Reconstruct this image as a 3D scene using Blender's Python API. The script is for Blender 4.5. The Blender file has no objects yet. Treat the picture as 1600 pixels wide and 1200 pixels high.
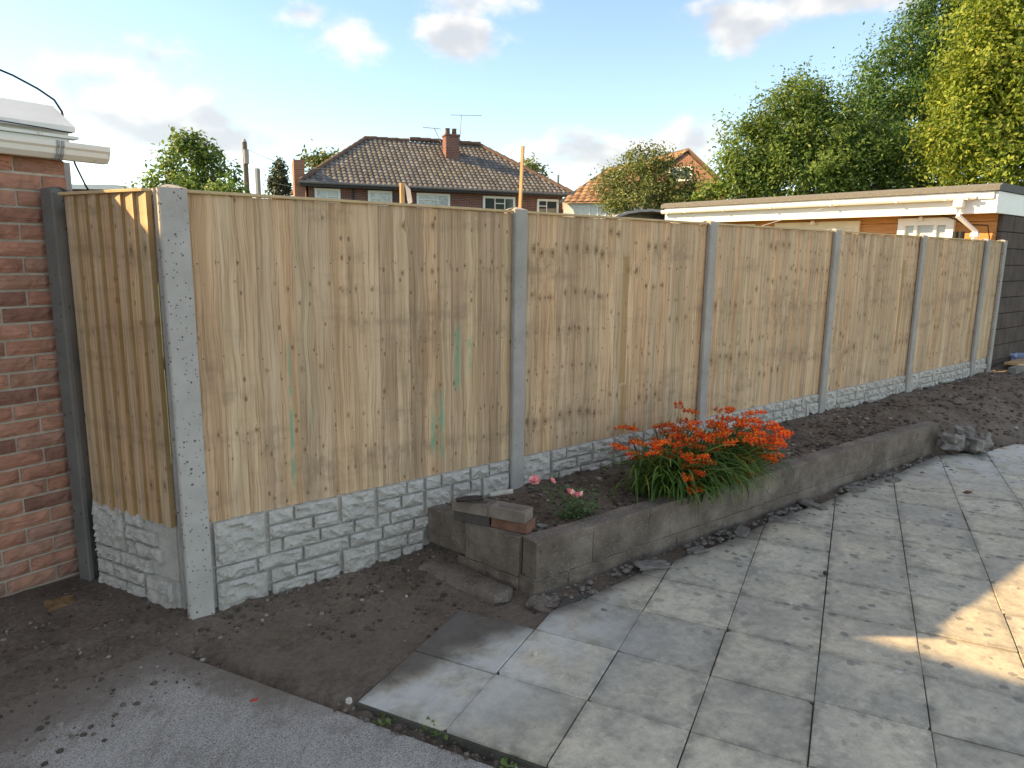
import bpy, bmesh, math, random
from mathutils import Vector, Matrix, noise
random.seed(7)
S = bpy.context.scene
COL = S.collection
R = math.radians
# ------------------------------------------------------------------ camera
CAM = Vector((-0.84985, -3.39648, 1.70654))
RX = Vector((0.78124652, -0.62409476, 0.01263307))
UP = Vector((0.10154667, 0.14703333, 0.98390522))
FW = Vector((0.61590758, 0.76738968, -0.17824402))
FPX = 1108.91
cd = bpy.data.cameras.new('camera')
cam = bpy.data.objects.new('camera', cd)
COL.objects.link(cam)
cam.matrix_world = Matrix(((RX.x, UP.x, -FW.x, CAM.x), (RX.y, UP.y, -FW.y, CAM.y), (RX.z, UP.z, -FW.z, CAM.z), (0, 0, 0, 1)))
cd.sensor_width = 36
cd.lens = FPX / 1600 * 36
cd.clip_end = 3000
S.camera = cam
def ray(x, y): return RX * ((x - 800) / FPX) - UP * ((y - 600) / FPX) + FW
def atd(x, y, d): return CAM + ray(x, y) * d          # point at a given depth
def atz(x, y, z):
    r = ray(x, y); return CAM + r * ((z - CAM.z) / r.z)
def aty(x, y, Y):
    r = ray(x, y); return CAM + r * ((Y - CAM.y) / r.y)
# ------------------------------------------------------------------ light
SUN_AZ, SUN_EL = 40.0, 29.6          # azimuth measured from -X towards +Y
sd = Vector((-math.cos(R(SUN_AZ)) * math.cos(R(SUN_EL)), math.sin(R(SUN_AZ)) * math.cos(R(SUN_EL)), math.sin(R(SUN_EL))))
sl = bpy.data.lights.new('sun', 'SUN'); sl.energy = 3.4; sl.angle = R(0.6); sl.color = (1.0, 0.70, 0.34)
so = bpy.data.objects.new('sun', sl); COL.objects.link(so)
so.rotation_euler = sd.to_track_quat('Z', 'Y').to_euler()
vs = S.view_settings
vs.view_transform = 'Standard'; vs.look = 'None'; vs.exposure = 1.88; vs.gamma = 1.0; vs.use_curve_mapping = False

# ------------------------------------------------------------------ node helper
class NT:
    def __init__(s, tree): s.t = tree; s.n = tree.nodes; s.l = tree.links
    def put(s, sock, v):
        if v is None: return
        if hasattr(v, 'is_output') or isinstance(v, bpy.types.NodeSocket): s.l.new(v, sock)
        else:
            if hasattr(sock.default_value, '__len__') and not hasattr(v, '__len__'): v = (v,) * len(sock.default_value)
            if hasattr(v, '__len__') and len(v) == 3 and len(sock.default_value) == 4: v = (*v, 1)
            sock.default_value = v
    def node(s, typ, **kw):
        n = s.n.new(typ)
        for k, v in kw.items(): setattr(n, k, v)
        return n
    def math(s, op, a, b=None, c=None, clamp=False):
        n = s.node('ShaderNodeMath', operation=op, use_clamp=clamp)
        for i, v in enumerate((a, b, c)): s.put(n.inputs[i], v)
        return n.outputs[0]
    def vmath(s, op, a, b=None):
        n = s.node('ShaderNodeVectorMath', operation=op)
        s.put(n.inputs[0], a)
        if b is not None: s.put(n.inputs[1], b)
        return n.outputs['Value'] if op in ('LENGTH', 'DOT_PRODUCT', 'DISTANCE') else n.outputs[0]
    def noise(s, vec, scale, detail=3, rough=.55, dist=0, color=False):
        n = s.node('ShaderNodeTexNoise'); s.put(n.inputs['Vector'], vec)
        n.inputs['Scale'].default_value = scale; n.inputs['Detail'].default_value = detail
        n.inputs['Roughness'].default_value = rough; n.inputs['Distortion'].default_value = dist
        return n.outputs['Color'] if color else n.outputs['Fac']
    def voro(s, vec, scale, feature='F1', rnd=1, dim='3D'):
        n = s.node('ShaderNodeTexVoronoi', feature=feature, voronoi_dimensions=dim); s.put(n.inputs['Vector'], vec)
        n.inputs['Scale'].default_value = scale; n.inputs['Randomness'].default_value = rnd
        return n
    def ramp(s, fac, stops, interp='LINEAR'):
        n = s.node('ShaderNodeValToRGB'); r = n.color_ramp; r.interpolation = interp
        while len(r.elements) > 1: r.elements.remove(r.elements[-1])
        r.elements[0].position = stops[0][0]; c = stops[0][1]
        r.elements[0].color = (*c, 1) if hasattr(c, '__len__') else (c, c, c, 1)
        for p, c in stops[1:]:
            e = r.elements.new(p); e.color = (*c, 1) if hasattr(c, '__len__') else (c, c, c, 1)
        s.put(n.inputs[0], fac); return n.outputs[0]
    def rng(s, v, a, b, c=0, d=1, smooth=True):
        n = s.node('ShaderNodeMapRange'); n.interpolation_type = 'SMOOTHSTEP' if smooth else 'LINEAR'
        s.put(n.inputs[0], v)
        for i, x in zip((1, 2, 3, 4), (a, b, c, d)): s.put(n.inputs[i], x)
        return n.outputs[0]
    def mix(s, f, a, b, mode='MIX'):
        n = s.node('ShaderNodeMix', data_type='RGBA', blend_type=mode)
        s.put(n.inputs['Factor'], f); s.put(n.inputs[6], a); s.put(n.inputs[7], b); return n.outputs[2]
    def sep(s, v):
        n = s.node('ShaderNodeSeparateXYZ'); s.put(n.inputs[0], v); return n.outputs
    def comb(s, x, y, z):
        n = s.node('ShaderNodeCombineXYZ')
        for i, v in enumerate((x, y, z)): s.put(n.inputs[i], v)
        return n.outputs[0]
    def attr(s, name):
        n = s.node('ShaderNodeAttribute', attribute_type='OBJECT', attribute_name=name); return n.outputs['Fac']
    def obj(s): return s.node('ShaderNodeTexCoord').outputs['Object']
    def pos(s): return s.node('ShaderNodeNewGeometry').outputs['Position']
    def island(s): return s.node('ShaderNodeNewGeometry').outputs['Random Per Island']
    def orand(s): return s.node('ShaderNodeObjectInfo').outputs['Random']
    def bump(s, h, strength=.4, dist=.01, normal=None):
        n = s.node('ShaderNodeBump'); s.put(n.inputs['Height'], h)
        n.inputs['Strength'].default_value = strength; n.inputs['Distance'].default_value = dist
        if normal is not None: s.put(n.inputs['Normal'], normal)
        return n.outputs[0]

def material(name, build):
    m = bpy.data.materials.new(name); m.use_nodes = True
    t = NT(m.node_tree); b = m.node_tree.nodes['Principled BSDF']
    col, rough, normal, *rest = build(t)
    t.put(b.inputs['Base Color'], col); t.put(b.inputs['Roughness'], rough)
    if normal is not None: t.put(b.inputs['Normal'], normal)
    b.inputs['Specular IOR Level'].default_value = .25
    if rest:
        for k, v in rest[0].items(): t.put(b.inputs[k], v)
    return m
def plain(name, col, rough=.6, var=.12, scale=6, bump=.15, spec=None):
    def f(t):
        p = t.pos(); n = t.noise(p, scale, 5, .6); g = t.noise(p, scale * 14, 3)
        f = t.math('ADD', t.math('MULTIPLY', n, .7), t.math('MULTIPLY', g, .3))
        c = t.mix(1, col, t.ramp(f, [(.25, 1 - var * 2), (.75, 1 + var)]), 'MULTIPLY')
        return c, rough, t.bump(g, bump, .004)
    return material(name, f)

# ------------------------------------------------------------------ world: Nishita sky with a few fair-weather clouds and added cover overhead
W = bpy.data.worlds.new('World'); S.world = W; W.use_nodes = True
wt = NT(W.node_tree); bg = W.node_tree.nodes['Background']
sky = wt.node('ShaderNodeTexSky', sky_type='NISHITA'); sky.sun_disc = False
sky.sun_elevation = R(SUN_EL); sky.sun_rotation = math.atan2(sd.x, sd.y)
sky.air_density = 1.0; sky.dust_density = .12; sky.ozone_density = 2.5
gen = wt.node('ShaderNodeTexCoord').outputs['Generated']
def cloud_blob(px, py, rw, rh):
    c = ray(px, py).normalized(); k = FPX
    d = wt.vmath('MULTIPLY', wt.vmath('SUBTRACT', gen, tuple(c)), (k / rw, k / rw, k / rh))
    return wt.math('SUBTRACT', 1.0, wt.vmath('LENGTH', d))
dens = None
for a in [(185, 125, 120, 62), (250, 190, 150, 60), (60, 190, 110, 55), (340, 225, 130, 42), (535, 58, 80, 42), (470, 25, 60, 26), (722, 60, 88, 46), (770, 0, 120, 34),
          (1165, 35, 80, 55), (1300, 0, 150, 28), (960, 248, 210, 50), (1090, 225, 110, 48)]:
    m = cloud_blob(*a)
    dens = m if dens is None else wt.math('MAXIMUM', dens, m)
gz = wt.sep(gen)[2]
# unseen cloud cover overhead, thickened to put more light on the ground
fv = wt.vmath('DIVIDE', gen, wt.comb(*[wt.math('ADD', wt.math('MAXIMUM', gz, 0.0), .25)] * 3))
field = wt.math('MULTIPLY', wt.math('SUBTRACT', wt.noise(fv, 1.7, 1, .5), .36), 5.5)
field = wt.math('SUBTRACT', field, wt.rng(gz, .34, .46, 3.0, 0))
dens = wt.math('MAXIMUM', dens, wt.math('MINIMUM', field, .8))
n1 = wt.noise(wt.vmath('MULTIPLY', gen, (1, 1, 1.6)), 10, 7, .60)
dn = wt.math('ADD', wt.math('MULTIPLY', dens, .9), wt.math('MULTIPLY', wt.math('SUBTRACT', n1, .5), 2.2))
cover = wt.rng(dn, .08, .68, 0, .86)
n2 = wt.noise(wt.vmath('ADD', wt.vmath('MULTIPLY', gen, (1, 1, 1.6)), tuple(v * .03 for v in (sd + Vector((0, 0, .9))).normalized())), 10, 3, .5)
shade = wt.rng(wt.math('ADD', wt.math('SUBTRACT', n2, wt.math('MULTIPLY', n1, .55)), wt.math('MULTIPLY', dn, .10)), .18, .42)
ccol = wt.mix(shade, (2.6, 2.47, 2.28), (1.65, 1.66, 1.68))
skyc = wt.mix(1, sky.outputs[0], (.735, .665, .585), 'MULTIPLY')
wt.put(bg.inputs[0], wt.mix(cover, skyc, ccol)); bg.inputs[1].default_value = .125

# ------------------------------------------------------------------ mesh helper
class MB:
    def __init__(s): s.v = []; s.f = []; s.sm = []
    def add(s, vs, fs, smooth=False):
        o = len(s.v); s.v += [tuple(v) for v in vs]; s.f += [tuple(i + o for i in f) for f in fs]; s.sm += [smooth] * len(fs); return s
    def box(s, a, b, mat=None):
        x0, y0, z0 = a; x1, y1, z1 = b
        vs = [Vector(p) for p in ((x0, y0, z0), (x1, y0, z0), (x1, y1, z0), (x0, y1, z0), (x0, y0, z1), (x1, y0, z1), (x1, y1, z1), (x0, y1, z1))]
        if mat is not None: vs = [mat @ v for v in vs]
        return s.add(vs, [(0, 3, 2, 1), (4, 5, 6, 7), (0, 1, 5, 4), (1, 2, 6, 5), (2, 3, 7, 6), (3, 0, 4, 7)])
    def prism(s, poly, axis, lo, hi, mat=None):
        """extrude 2-D polygon along axis ('x','y','z')"""
        n = len(poly); vs = []
        for h in (lo, hi):
            for a, b in poly:
                vs.append(Vector((h, a, b)) if axis == 'x' else Vector((a, h, b)) if axis == 'y' else Vector((a, b, h)))
        if mat is not None: vs = [mat @ v for v in vs]
        fs = [tuple(range(n - 1, -1, -1)), tuple(range(n, 2 * n))] + [(i, (i + 1) % n, n + (i + 1) % n, n + i) for i in range(n)]
        return s.add(vs, fs)
    def tube(s, pts, r, n=8, cap=True, smooth=True):
        pts = [Vector(p) for p in pts]; rs = r if hasattr(r, '__len__') else [r] * len(pts)
        vs = []; fs = []
        for i, p in enumerate(pts):
            t = (pts[min(i + 1, len(pts) - 1)] - pts[max(i - 1, 0)]).normalized()
            a = t.cross(Vector((0, 0, 1)) if abs(t.z) < .9 else Vector((1, 0, 0))).normalized(); b = t.cross(a)
            for k in range(n):
                q = 2 * math.pi * k / n; vs.append(p + (a * math.cos(q) + b * math.sin(q)) * rs[i])
        for i in range(len(pts) - 1):
            for k in range(n): fs.append((i * n + k, i * n + (k + 1) % n, (i + 1) * n + (k + 1) % n, (i + 1) * n + k))
        s.add(vs, fs, smooth)
        if cap: s.add(vs[:n], [tuple(range(n))]); s.add(vs[-n:], [tuple(range(n - 1, -1, -1))])
        return s
    def mesh(s, name):
        me = bpy.data.meshes.new(name); me.from_pydata(s.v, [], s.f); me.update()
        bm = bmesh.new(); bm.from_mesh(me); bmesh.ops.recalc_face_normals(bm, faces=bm.faces); bm.to_mesh(me); bm.free()
        for p, k in zip(me.polygons, s.sm): p.use_smooth = k
        return me
    def build(s, name, mat, parent=None, loc=None, rot=None, bevel=0, keep=False):
        me = s.mesh(name)
        if bevel:
            bm = bmesh.new(); bm.from_mesh(me)
            bmesh.ops.bevel(bm, geom=bm.edges[:], offset=bevel, segments=1, affect='EDGES'); bm.to_mesh(me); bm.free()
        return link(name, me, mat, parent, loc, rot)
def link(name, me, mat, parent=None, loc=None, rot=None):
    o = bpy.data.objects.new(name, me); COL.objects.link(o)
    if mat is not None and not me.materials: me.materials.append(mat)
    if parent is not None: o.parent = parent
    if loc is not None: o.location = loc
    if rot is not None: o.rotation_euler = rot if hasattr(rot, '__len__') else (0, 0, rot)
    return o
def thing(name, label, cat, loc=(0, 0, 0), rot=0, group=None):
    o = bpy.data.objects.new(name, None); COL.objects.link(o); o.empty_display_size = .1
    o.location = loc; o.rotation_euler = rot if hasattr(rot, '__len__') else (0, 0, rot)
    return tag(o, label, cat, group)
def tag(o, label, cat, group=None):
    o['label'] = label; o['category'] = cat
    if group: o['group'] = group
    return o
def struct(o): o['kind'] = 'structure'; return o
def stuff(o): o['kind'] = 'stuff'; return o
def fbm(x, y, z=0, o=4): return noise.fractal(Vector((x, y, z)), 1.0, 2.0, o)

# ------------------------------------------------------------------ materials
MARKS_GREEN = [  # world x, half width, z0, z1 on the first panel : green treatment streaks
    (.455, .014, .50, 1.32), (.555, .008, .80, .98), (1.285, .024, .52, .98), (1.345, .024, .50, .98), (1.455, .030, .90, 1.36), (1.54, .022, .98, 1.32), (1.50, .008, .72, .86)]
MARKS_TAN = [(2.86, .034, .82, 1.72), (2.88, .030, .45, .82), (7.20, .035, .70, 1.72), (9.26, .040, .48, 1.93), (3.86, .03, .5, 1.9)]
def wood_build(t, green=False, tan=()):
    o = t.obj(); x, y, z = t.sep(o); sd_ = t.attr('seed'); gs = t.attr('gseed')
    kx = t.math('ADD', x, t.math('MULTIPLY', sd_, .05)); kz = t.math('ADD', t.math('ADD', z, t.math('MULTIPLY', sd_, .05)), t.math('MULTIPLY', gs, 9.7))
    kv = t.comb(t.math('MULTIPLY', kx, 1.0), t.math('MULTIPLY', kz, .62), 0)
    vo = t.voro(kv, 7.5, 'F1', 1, '2D'); d = vo.outputs['Distance']; cr = t.sep(vo.outputs['Color'])
    on = t.math('GREATER_THAN', cr[0], .30)
    size = t.rng(t.math('POWER', cr[1], 2), 0, 1, .03, .105, False)
    rel = t.math('DIVIDE', t.math('ADD', d, t.math('MULTIPLY', t.math('SUBTRACT', t.noise(o, 55, 3, .6), .5), .09)), size)
    core = t.math('MULTIPLY', t.rng(rel, .5, 1.0, 1, 0), on)
    ring = t.math('MULTIPLY', t.math('MULTIPLY', t.rng(rel, .85, 1.15, 0, 1), t.rng(rel, 1.2, 1.9, 1, 0)), on)
    halo = t.math('MULTIPLY', t.rng(rel, 1, 4.5, 1, 0), on)
    # grain that bends round the knots
    wx = t.math('ADD', t.math('MULTIPLY', x, 1), t.math('MULTIPLY', halo, .012))
    wob = t.noise(t.comb(t.math('MULTIPLY', x, 3), t.math('MULTIPLY', sd_, 31), t.math('MULTIPLY', z, 1.6)), 1.6, 3)
    gx = t.math('ADD', wx, t.math('MULTIPLY', wob, .05))
    g1 = t.noise(t.comb(t.math('MULTIPLY', gx, 150), t.math('MULTIPLY', sd_, 57), t.math('MULTIPLY', z, 2.2)), 1, 4, .6)
    g2 = t.noise(t.comb(t.math('MULTIPLY', gx, 38), t.math('MULTIPLY', sd_, 91), t.math('MULTIPLY', z, .9)), 1, 3, .6)
    g3 = t.noise(t.comb(t.math('MULTIPLY', x, 7), t.math('MULTIPLY', sd_, 13), t.math('MULTIPLY', z, 1.5)), 1, 3, .5)
    pale = (.70, .535, .37); mid = (.535, .385, .245); dark = (.33, .21, .12)
    c = t.mix(t.rng(g2, .34, .64), mid, pale)
    c = t.mix(t.math('MULTIPLY', t.rng(g1, .46, .72), .85), c, dark)
    c = t.mix(1, c, t.ramp(g3, [(.25, (.80, .78, .76)), (.75, (1.10, 1.09, 1.06))]), 'MULTIPLY')
    # per board tone and grey-brown handling marks in soft horizontal bands
    c = t.mix(1, c, t.ramp(sd_, [(0, (.74, .70, .68)), (.2, (1.0, .96, .93)), (.4, (.86, .88, .86)), (.6, (1.14, 1.10, 1.03)), (.75, (.98, .86, .77)), (.9, (1.06, 1.04, 1.0)), (1, (.80, .80, .80))]), 'MULTIPLY')
    p = t.pos(); px, py, pz = t.sep(p)
    band = t.noise(t.comb(t.math('MULTIPLY', px, 1.1), 0, t.math('MULTIPLY', pz, 4.2)), 1, 4, .62)
    band2 = t.noise(t.comb(t.math('MULTIPLY', px, 16), 3, t.math('MULTIPLY', pz, 9)), 1, 4, .7)
    dirt = t.math('MULTIPLY', t.rng(band, .47, .66), t.rng(band2, .36, .62))
    c = t.mix(t.math('MULTIPLY', dirt, .50), c, (.19, .135, .09))
    c = t.mix(t.math('MULTIPLY', halo, .20), c, (.33, .21, .10))
    c = t.mix(t.math('MULTIPLY', ring, .45), c, (.15, .085, .04))
    c = t.mix(t.math('MULTIPLY', core, .85), c, (.15, .085, .042))
    pv = t.voro(t.comb(t.math('ADD', x, sd_), t.math('MULTIPLY', kz, .55), 0), 17, 'F1', 1, '2D'); pk = t.sep(pv.outputs['Color'])
    pin = t.math('MULTIPLY', t.math('GREATER_THAN', pk[0], .74), t.rng(pv.outputs['Distance'], t.math('MULTIPLY', pk[1], .09), t.math('ADD', t.math('MULTIPLY', pk[1], .09), .07), 1, 0))
    c = t.mix(t.math('MULTIPLY', pin, .7), c, (.17, .10, .055))
    crk = t.noise(t.comb(t.math('MULTIPLY', x, 260), t.math('MULTIPLY', sd_, 77), t.math('MULTIPLY', z, 3.2)), 1, 2, .5)
    c = t.mix(t.math('MULTIPLY', t.rng(crk, .70, .78), .6), c, (.14, .09, .055))
    # nail heads / pin holes in rows
    nz = t.math('ABSOLUTE', t.math('SUBTRACT', t.math('FRACT', t.math('DIVIDE', t.math('SUBTRACT', z, t.math('ADD', .11, t.math('MULTIPLY', sd_, .035))), .43)), .5))
    nx = t.math('ABSOLUTE', t.math('SUBTRACT', x, t.math('ADD', .022, t.math('MULTIPLY', gs, .02))))
    nail = t.math('MULTIPLY', t.math('LESS_THAN', t.math('MULTIPLY', nz, .43), .0032), t.math('LESS_THAN', nx, .0032))
    c = t.mix(t.math('MULTIPLY', nail, .8), c, (.06, .05, .045))
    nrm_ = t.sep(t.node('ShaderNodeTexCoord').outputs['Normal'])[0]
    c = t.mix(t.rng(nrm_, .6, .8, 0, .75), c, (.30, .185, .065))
    for marks, colr, amt, soft in ((MARKS_GREEN if green else (), (.15, .36, .23), .80, True), (tan, (.34, .20, .07), .62, False)):
        for (mx, hw, z0, z1) in marks:
            ax = t.math('ABSOLUTE', t.math('SUBTRACT', px, mx))
            m = t.math('MULTIPLY', t.rng(ax, hw * (.15 if soft else .93), hw, 1, 0),
                       t.math('MULTIPLY', t.rng(pz, z0, z0 + (.10 if soft else .01)), t.rng(pz, z1 - (.16 if soft else .02), z1, 1, 0)))
            if soft: m = t.math('MULTIPLY', m, t.rng(band2, .30, .62))
            c = t.mix(t.math('MULTIPLY', m, amt), c, colr)
    h = t.math('SUBTRACT', t.math('ADD', t.math('MULTIPLY', g1, .5), t.math('MULTIPLY', g2, .3)), t.math('MULTIPLY', core, .4))
    return c, .78, t.bump(h, .35, .003)
WOOD = material('featheredge_wood', wood_build)
WOOD_G = material('featheredge_wood_green_stained', lambda t: wood_build(t, True))
WOOD_T = [material('featheredge_wood_brown_marked', lambda t, a=a: wood_build(t, False, a)) for a in (MARKS_TAN[:2] + MARKS_TAN[4:], MARKS_TAN[2:3], MARKS_TAN[3:4])]
RAWWOOD = plain('sawn_timber', (.50, .33, .17), .8, .2, 9, .2)
CAPW = plain('capping_timber', (.58, .43, .24), .8, .15, 12, .2)

def concrete_post(t):
    p = t.pos(); n = t.noise(p, 7, 5, .6); g = t.noise(p, 160, 3, .7)
    c = t.ramp(n, [(.28, (.35, .32, .29)), (.72, (.475, .44, .40))])
    c = t.mix(t.math('MULTIPLY', t.rng(g, .4, .7), .22), c, (.47, .46, .45))
    v = t.voro(p, 46); d = v.outputs['Distance']; k = t.sep(v.outputs['Color'])
    warp = t.math('ADD', d, t.math('MULTIPLY', t.math('SUBTRACT', t.noise(p, 130, 2), .5), .22))
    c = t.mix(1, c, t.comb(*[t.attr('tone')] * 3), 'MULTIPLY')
    amt = t.attr('pits')
    pit = t.math('MULTIPLY', t.math('LESS_THAN', k[0], amt), t.rng(warp, t.math('MULTIPLY', k[1], .36), t.math('ADD', t.math('MULTIPLY', k[1], .36), .06), 1, 0))
    c = t.mix(t.math('MULTIPLY', pit, .85), c, (.07, .065, .06))
    h = t.math('SUBTRACT', t.math('MULTIPLY', g, .3), t.math('MULTIPLY', pit, 1.4))
    return c, .85, t.bump(h, .5, .004)
POST = material('pitted_concrete', concrete_post)
def rockface(t):
    p = t.pos(); o = t.obj(); n = t.noise(p, 14, 5, .6); g = t.noise(p, 90, 4, .7)
    c = t.ramp(n, [(.25, (.48, .445, .40)), (.75, (.67, .63, .57))])
    c = t.mix(t.math('MULTIPLY', t.rng(g, .52, .75), .25), c, (.33, .325, .31))
    z = t.sep(p)[2]; low = t.math('MULTIPLY', t.rng(z, -.02, .16, 1, 0), t.rng(t.noise(p, 12, 4), .35, .65))
    c = t.mix(t.math('MULTIPLY', low, .35), c, (.30, .27, .23))
    return c, .85, t.bump(t.math('ADD', t.math('MULTIPLY', g, .5), t.math('MULTIPLY', t.noise(p, 34, 5, .75), 1.2)), 1.0, .014)
ROCK = material('rockface_concrete', rockface)
def soil(t):
    p = t.pos(); a = t.noise(p, 2.2, 5, .6); b = t.noise(p, 38, 5, .72); g = t.noise(p, 190, 3, .7)
    c = t.ramp(a, [(.3, (.100, .076, .057)), (.7, (.215, .167, .128))])
    c = t.mix(1, c, t.ramp(b, [(.25, .50), (.75, 1.5)]), 'MULTIPLY')
    v = t.voro(p, 75); k = t.sep(v.outputs['Color'])
    pe = t.math('MULTIPLY', t.math('GREATER_THAN', k[0], .93), t.rng(v.outputs['Distance'], .18, .30, 1, 0))
    c = t.mix(t.math('MULTIPLY', pe, .75), c, t.mix(k[1], (.16, .14, .12), (.40, .37, .33)))
    # dry, dusty area (grey trodden earth towards the far right and by the concrete)
    x, y, z = t.sep(p)
    dry = t.math('MULTIPLY', t.math('MAXIMUM', t.rng(x, 5.6, 7.6), t.math('MULTIPLY', t.rng(y, .1, -.35), t.rng(x, 1.7, 1.1))), t.rng(t.noise(p, 3.5, 5, .65), .34, .62))
    c = t.mix(t.math('MULTIPLY', dry, .72), c, t.mix(b, (.135, .106, .082), (.30, .245, .195)))
    h = t.math('ADD', t.math('MULTIPLY', b, 1.0), t.math('MULTIPLY', g, .35))
    return c, .95, t.bump(h, .9, .02)
SOIL = material('dark_soil', soil)
def clod(t):
    i = t.island(); p = t.pos(); b = t.noise(p, 80, 3)
    c = t.ramp(i, [(0, (.060, .046, .036)), (.45, (.105, .083, .066)), (.85, (.17, .138, .11)), (.97, (.26, .22, .185)), (1, (.42, .38, .34))])
    return t.mix(1, c, t.ramp(b, [(.3, .7), (.7, 1.25)]), 'MULTIPLY'), .95, t.bump(b, .6, .005)
CLOD = material('soil_crumbs', clod)
def slab_build(t):
    p = t.pos(); r = t.orand(); a = t.noise(p, 3.0, 5, .6); b = t.noise(p, 24, 5, .65); g = t.noise(p, 240, 3, .7)
    c = t.mix(t.rng(a, .35, .68), (.44, .398, .328), (.59, .525, .41))
    c = t.mix(1, c, t.ramp(b, [(.25, .80), (.75, 1.13)]), 'MULTIPLY')
    c = t.mix(1, c, t.ramp(r, [(0, (.80, .81, .83)), (.3, (1.0, .98, .94)), (.6, (.90, .91, .90)), (1, (1.14, 1.13, 1.10))]), 'MULTIPLY')
    c = t.mix(t.math('MULTIPLY', t.rng(g, .55, .75), .3), c, (.20, .195, .18))
    ox, oy, oz = t.sep(t.obj()); eg = t.math('SUBTRACT', .2, t.math('MAXIMUM', t.math('ABSOLUTE', ox), t.math('ABSOLUTE', oy)))
    n9 = t.noise(p, 11, 5, .7)
    c = t.mix(t.math('MULTIPLY', t.math('MULTIPLY', t.rng(eg, .002, .055, 1, 0), t.rng(n9, .38, .62)), .62), c, (.17, .155, .13))
    mo = t.noise(p, 7, 6, .72); c = t.mix(t.math('MULTIPLY', t.rng(mo, .48, .66), .50), c, (.22, .20, .17))
    c = t.mix(t.math('MULTIPLY', t.rng(t.noise(p, 75, 4, .75), .52, .70), .35), c, (.20, .185, .16))
    x, y, z = t.sep(p)
    # cement-dust bloom on the slabs next to the bed and dark lichen spots further out
    bl = t.math('MULTIPLY', t.math('MAXIMUM', t.math('MULTIPLY', t.rng(y, -1.75, -1.15), t.rng(x, 2.0, 1.0)), t.math('MULTIPLY', t.rng(x, 4.6, 6.2), t.rng(y, -2.1, -1.3))), t.rng(t.noise(p, 4.5, 4), .36, .60))
    c = t.mix(t.math('MULTIPLY', bl, .62), c, (.62, .61, .59))
    v = t.voro(p, 15); k = t.sep(v.outputs['Color'])
    dd = t.math('ADD', v.outputs['Distance'], t.math('MULTIPLY', t.math('SUBTRACT', t.noise(p, 60, 3), .5), .35))
    area = t.rng(t.math('ADD', x, t.math('MULTIPLY', t.noise(p, 1.6, 3), 1.8)), 2.1, 3.4)
    sp = t.math('MULTIPLY', t.math('MULTIPLY', t.math('GREATER_THAN', k[0], .45), t.rng(dd, t.math('MULTIPLY', k[1], .32), t.math('ADD', t.math('MULTIPLY', k[1], .32), .10), 1, 0)), area)
    c = t.mix(t.math('MULTIPLY', sp, .62), c, (.115, .113, .11))
    lt = t.math('MULTIPLY', t.math('MULTIPLY', t.math('LESS_THAN', k[0], .10), t.rng(dd, .16, .24, 1, 0)), area)
    c = t.mix(t.math('MULTIPLY', lt, .6), c, (.60, .60, .56))
    # trodden soil smeared over the slabs nearest the bare earth
    so_ = t.math('MULTIPLY', t.rng(t.math('ADD', y, t.math('MULTIPLY', t.math('SUBTRACT', t.noise(p, 5, 5, .65), .5), .55)), -1.16, -.93), t.rng(x, 1.5, .8))
    so2 = t.rng(t.math('ADD', y, t.math('MULTIPLY', t.math('SUBTRACT', t.noise(p, 6, 5, .65), .5), .3)), -1.14, -.98)
    c = t.mix(t.math('MULTIPLY', t.math('MAXIMUM', so_, so2), .88), c, t.mix(b, (.06, .05, .042), (.12, .10, .085)))
    return c, .82, t.bump(t.math('ADD', t.math('MULTIPLY', g, .5), t.math('MULTIPLY', b, .5)), .35, .004)
SLAB = material('paving_concrete', slab_build)
def pad_build(t):
    p = t.pos(); a = t.noise(p, 2.0, 5, .6); b = t.noise(p, 30, 5, .7); g = t.noise(p, 170, 3, .75)
    c = t.ramp(a, [(.3, (.31, .285, .25)), (.7, (.45, .415, .37))])
    c = t.mix(t.math('MULTIPLY', t.rng(g, .50, .62), .8), c, (.55, .52, .48))
    c = t.mix(t.math('MULTIPLY', t.rng(g, .48, .36), .8), c, (.11, .10, .09))
    x, y, z = t.sep(p)
    e = t.math('ADD', y, t.math('MULTIPLY', t.math('SUBTRACT', t.noise(p, 2.6, 7, .7), .5), .75))
    e2 = t.math('ADD', e, t.math('MULTIPLY', t.math('ADD', x, .13), -.36))
    jj = t.math('ADD', t.math('MULTIPLY', t.math('SUBTRACT', x, .25386), 2.2545), t.math('MULTIPLY', t.math('ADD', y, 1.08446), 1.0805))
    rim = t.math('MULTIPLY', t.rng(t.math('ADD', jj, t.math('MULTIPLY', t.math('SUBTRACT', t.noise(p, 6, 6, .7), .5), 1.2)), -.62, -.15), t.rng(y, -1.25, -.75))
    d = t.math('MAXIMUM', t.rng(e2, -.56, -.12), t.math('MULTIPLY', rim, .95))
    strk = t.noise(t.comb(t.math('ADD', t.math('MULTIPLY', x, 16), t.math('MULTIPLY', y, -12)), t.math('ADD', t.math('MULTIPLY', x, 2), t.math('MULTIPLY', y, 3)), 0), 1, 5, .7)
    c = t.mix(t.math('MULTIPLY', t.rng(strk, .5, .72), .45), c, (.17, .145, .12))
    c = t.mix(t.math('MULTIPLY', t.rng(t.noise(p, 3.3, 6, .7), .52, .70), .5), c, (.15, .125, .10))
    c = t.mix(t.math('MULTIPLY', d, .93), c, t.mix(b, (.105, .083, .064), (.245, .20, .158)))
    return c, .88, t.bump(t.math('ADD', g, b), .6, .006)
PAD = material('rough_concrete', pad_build)
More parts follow.
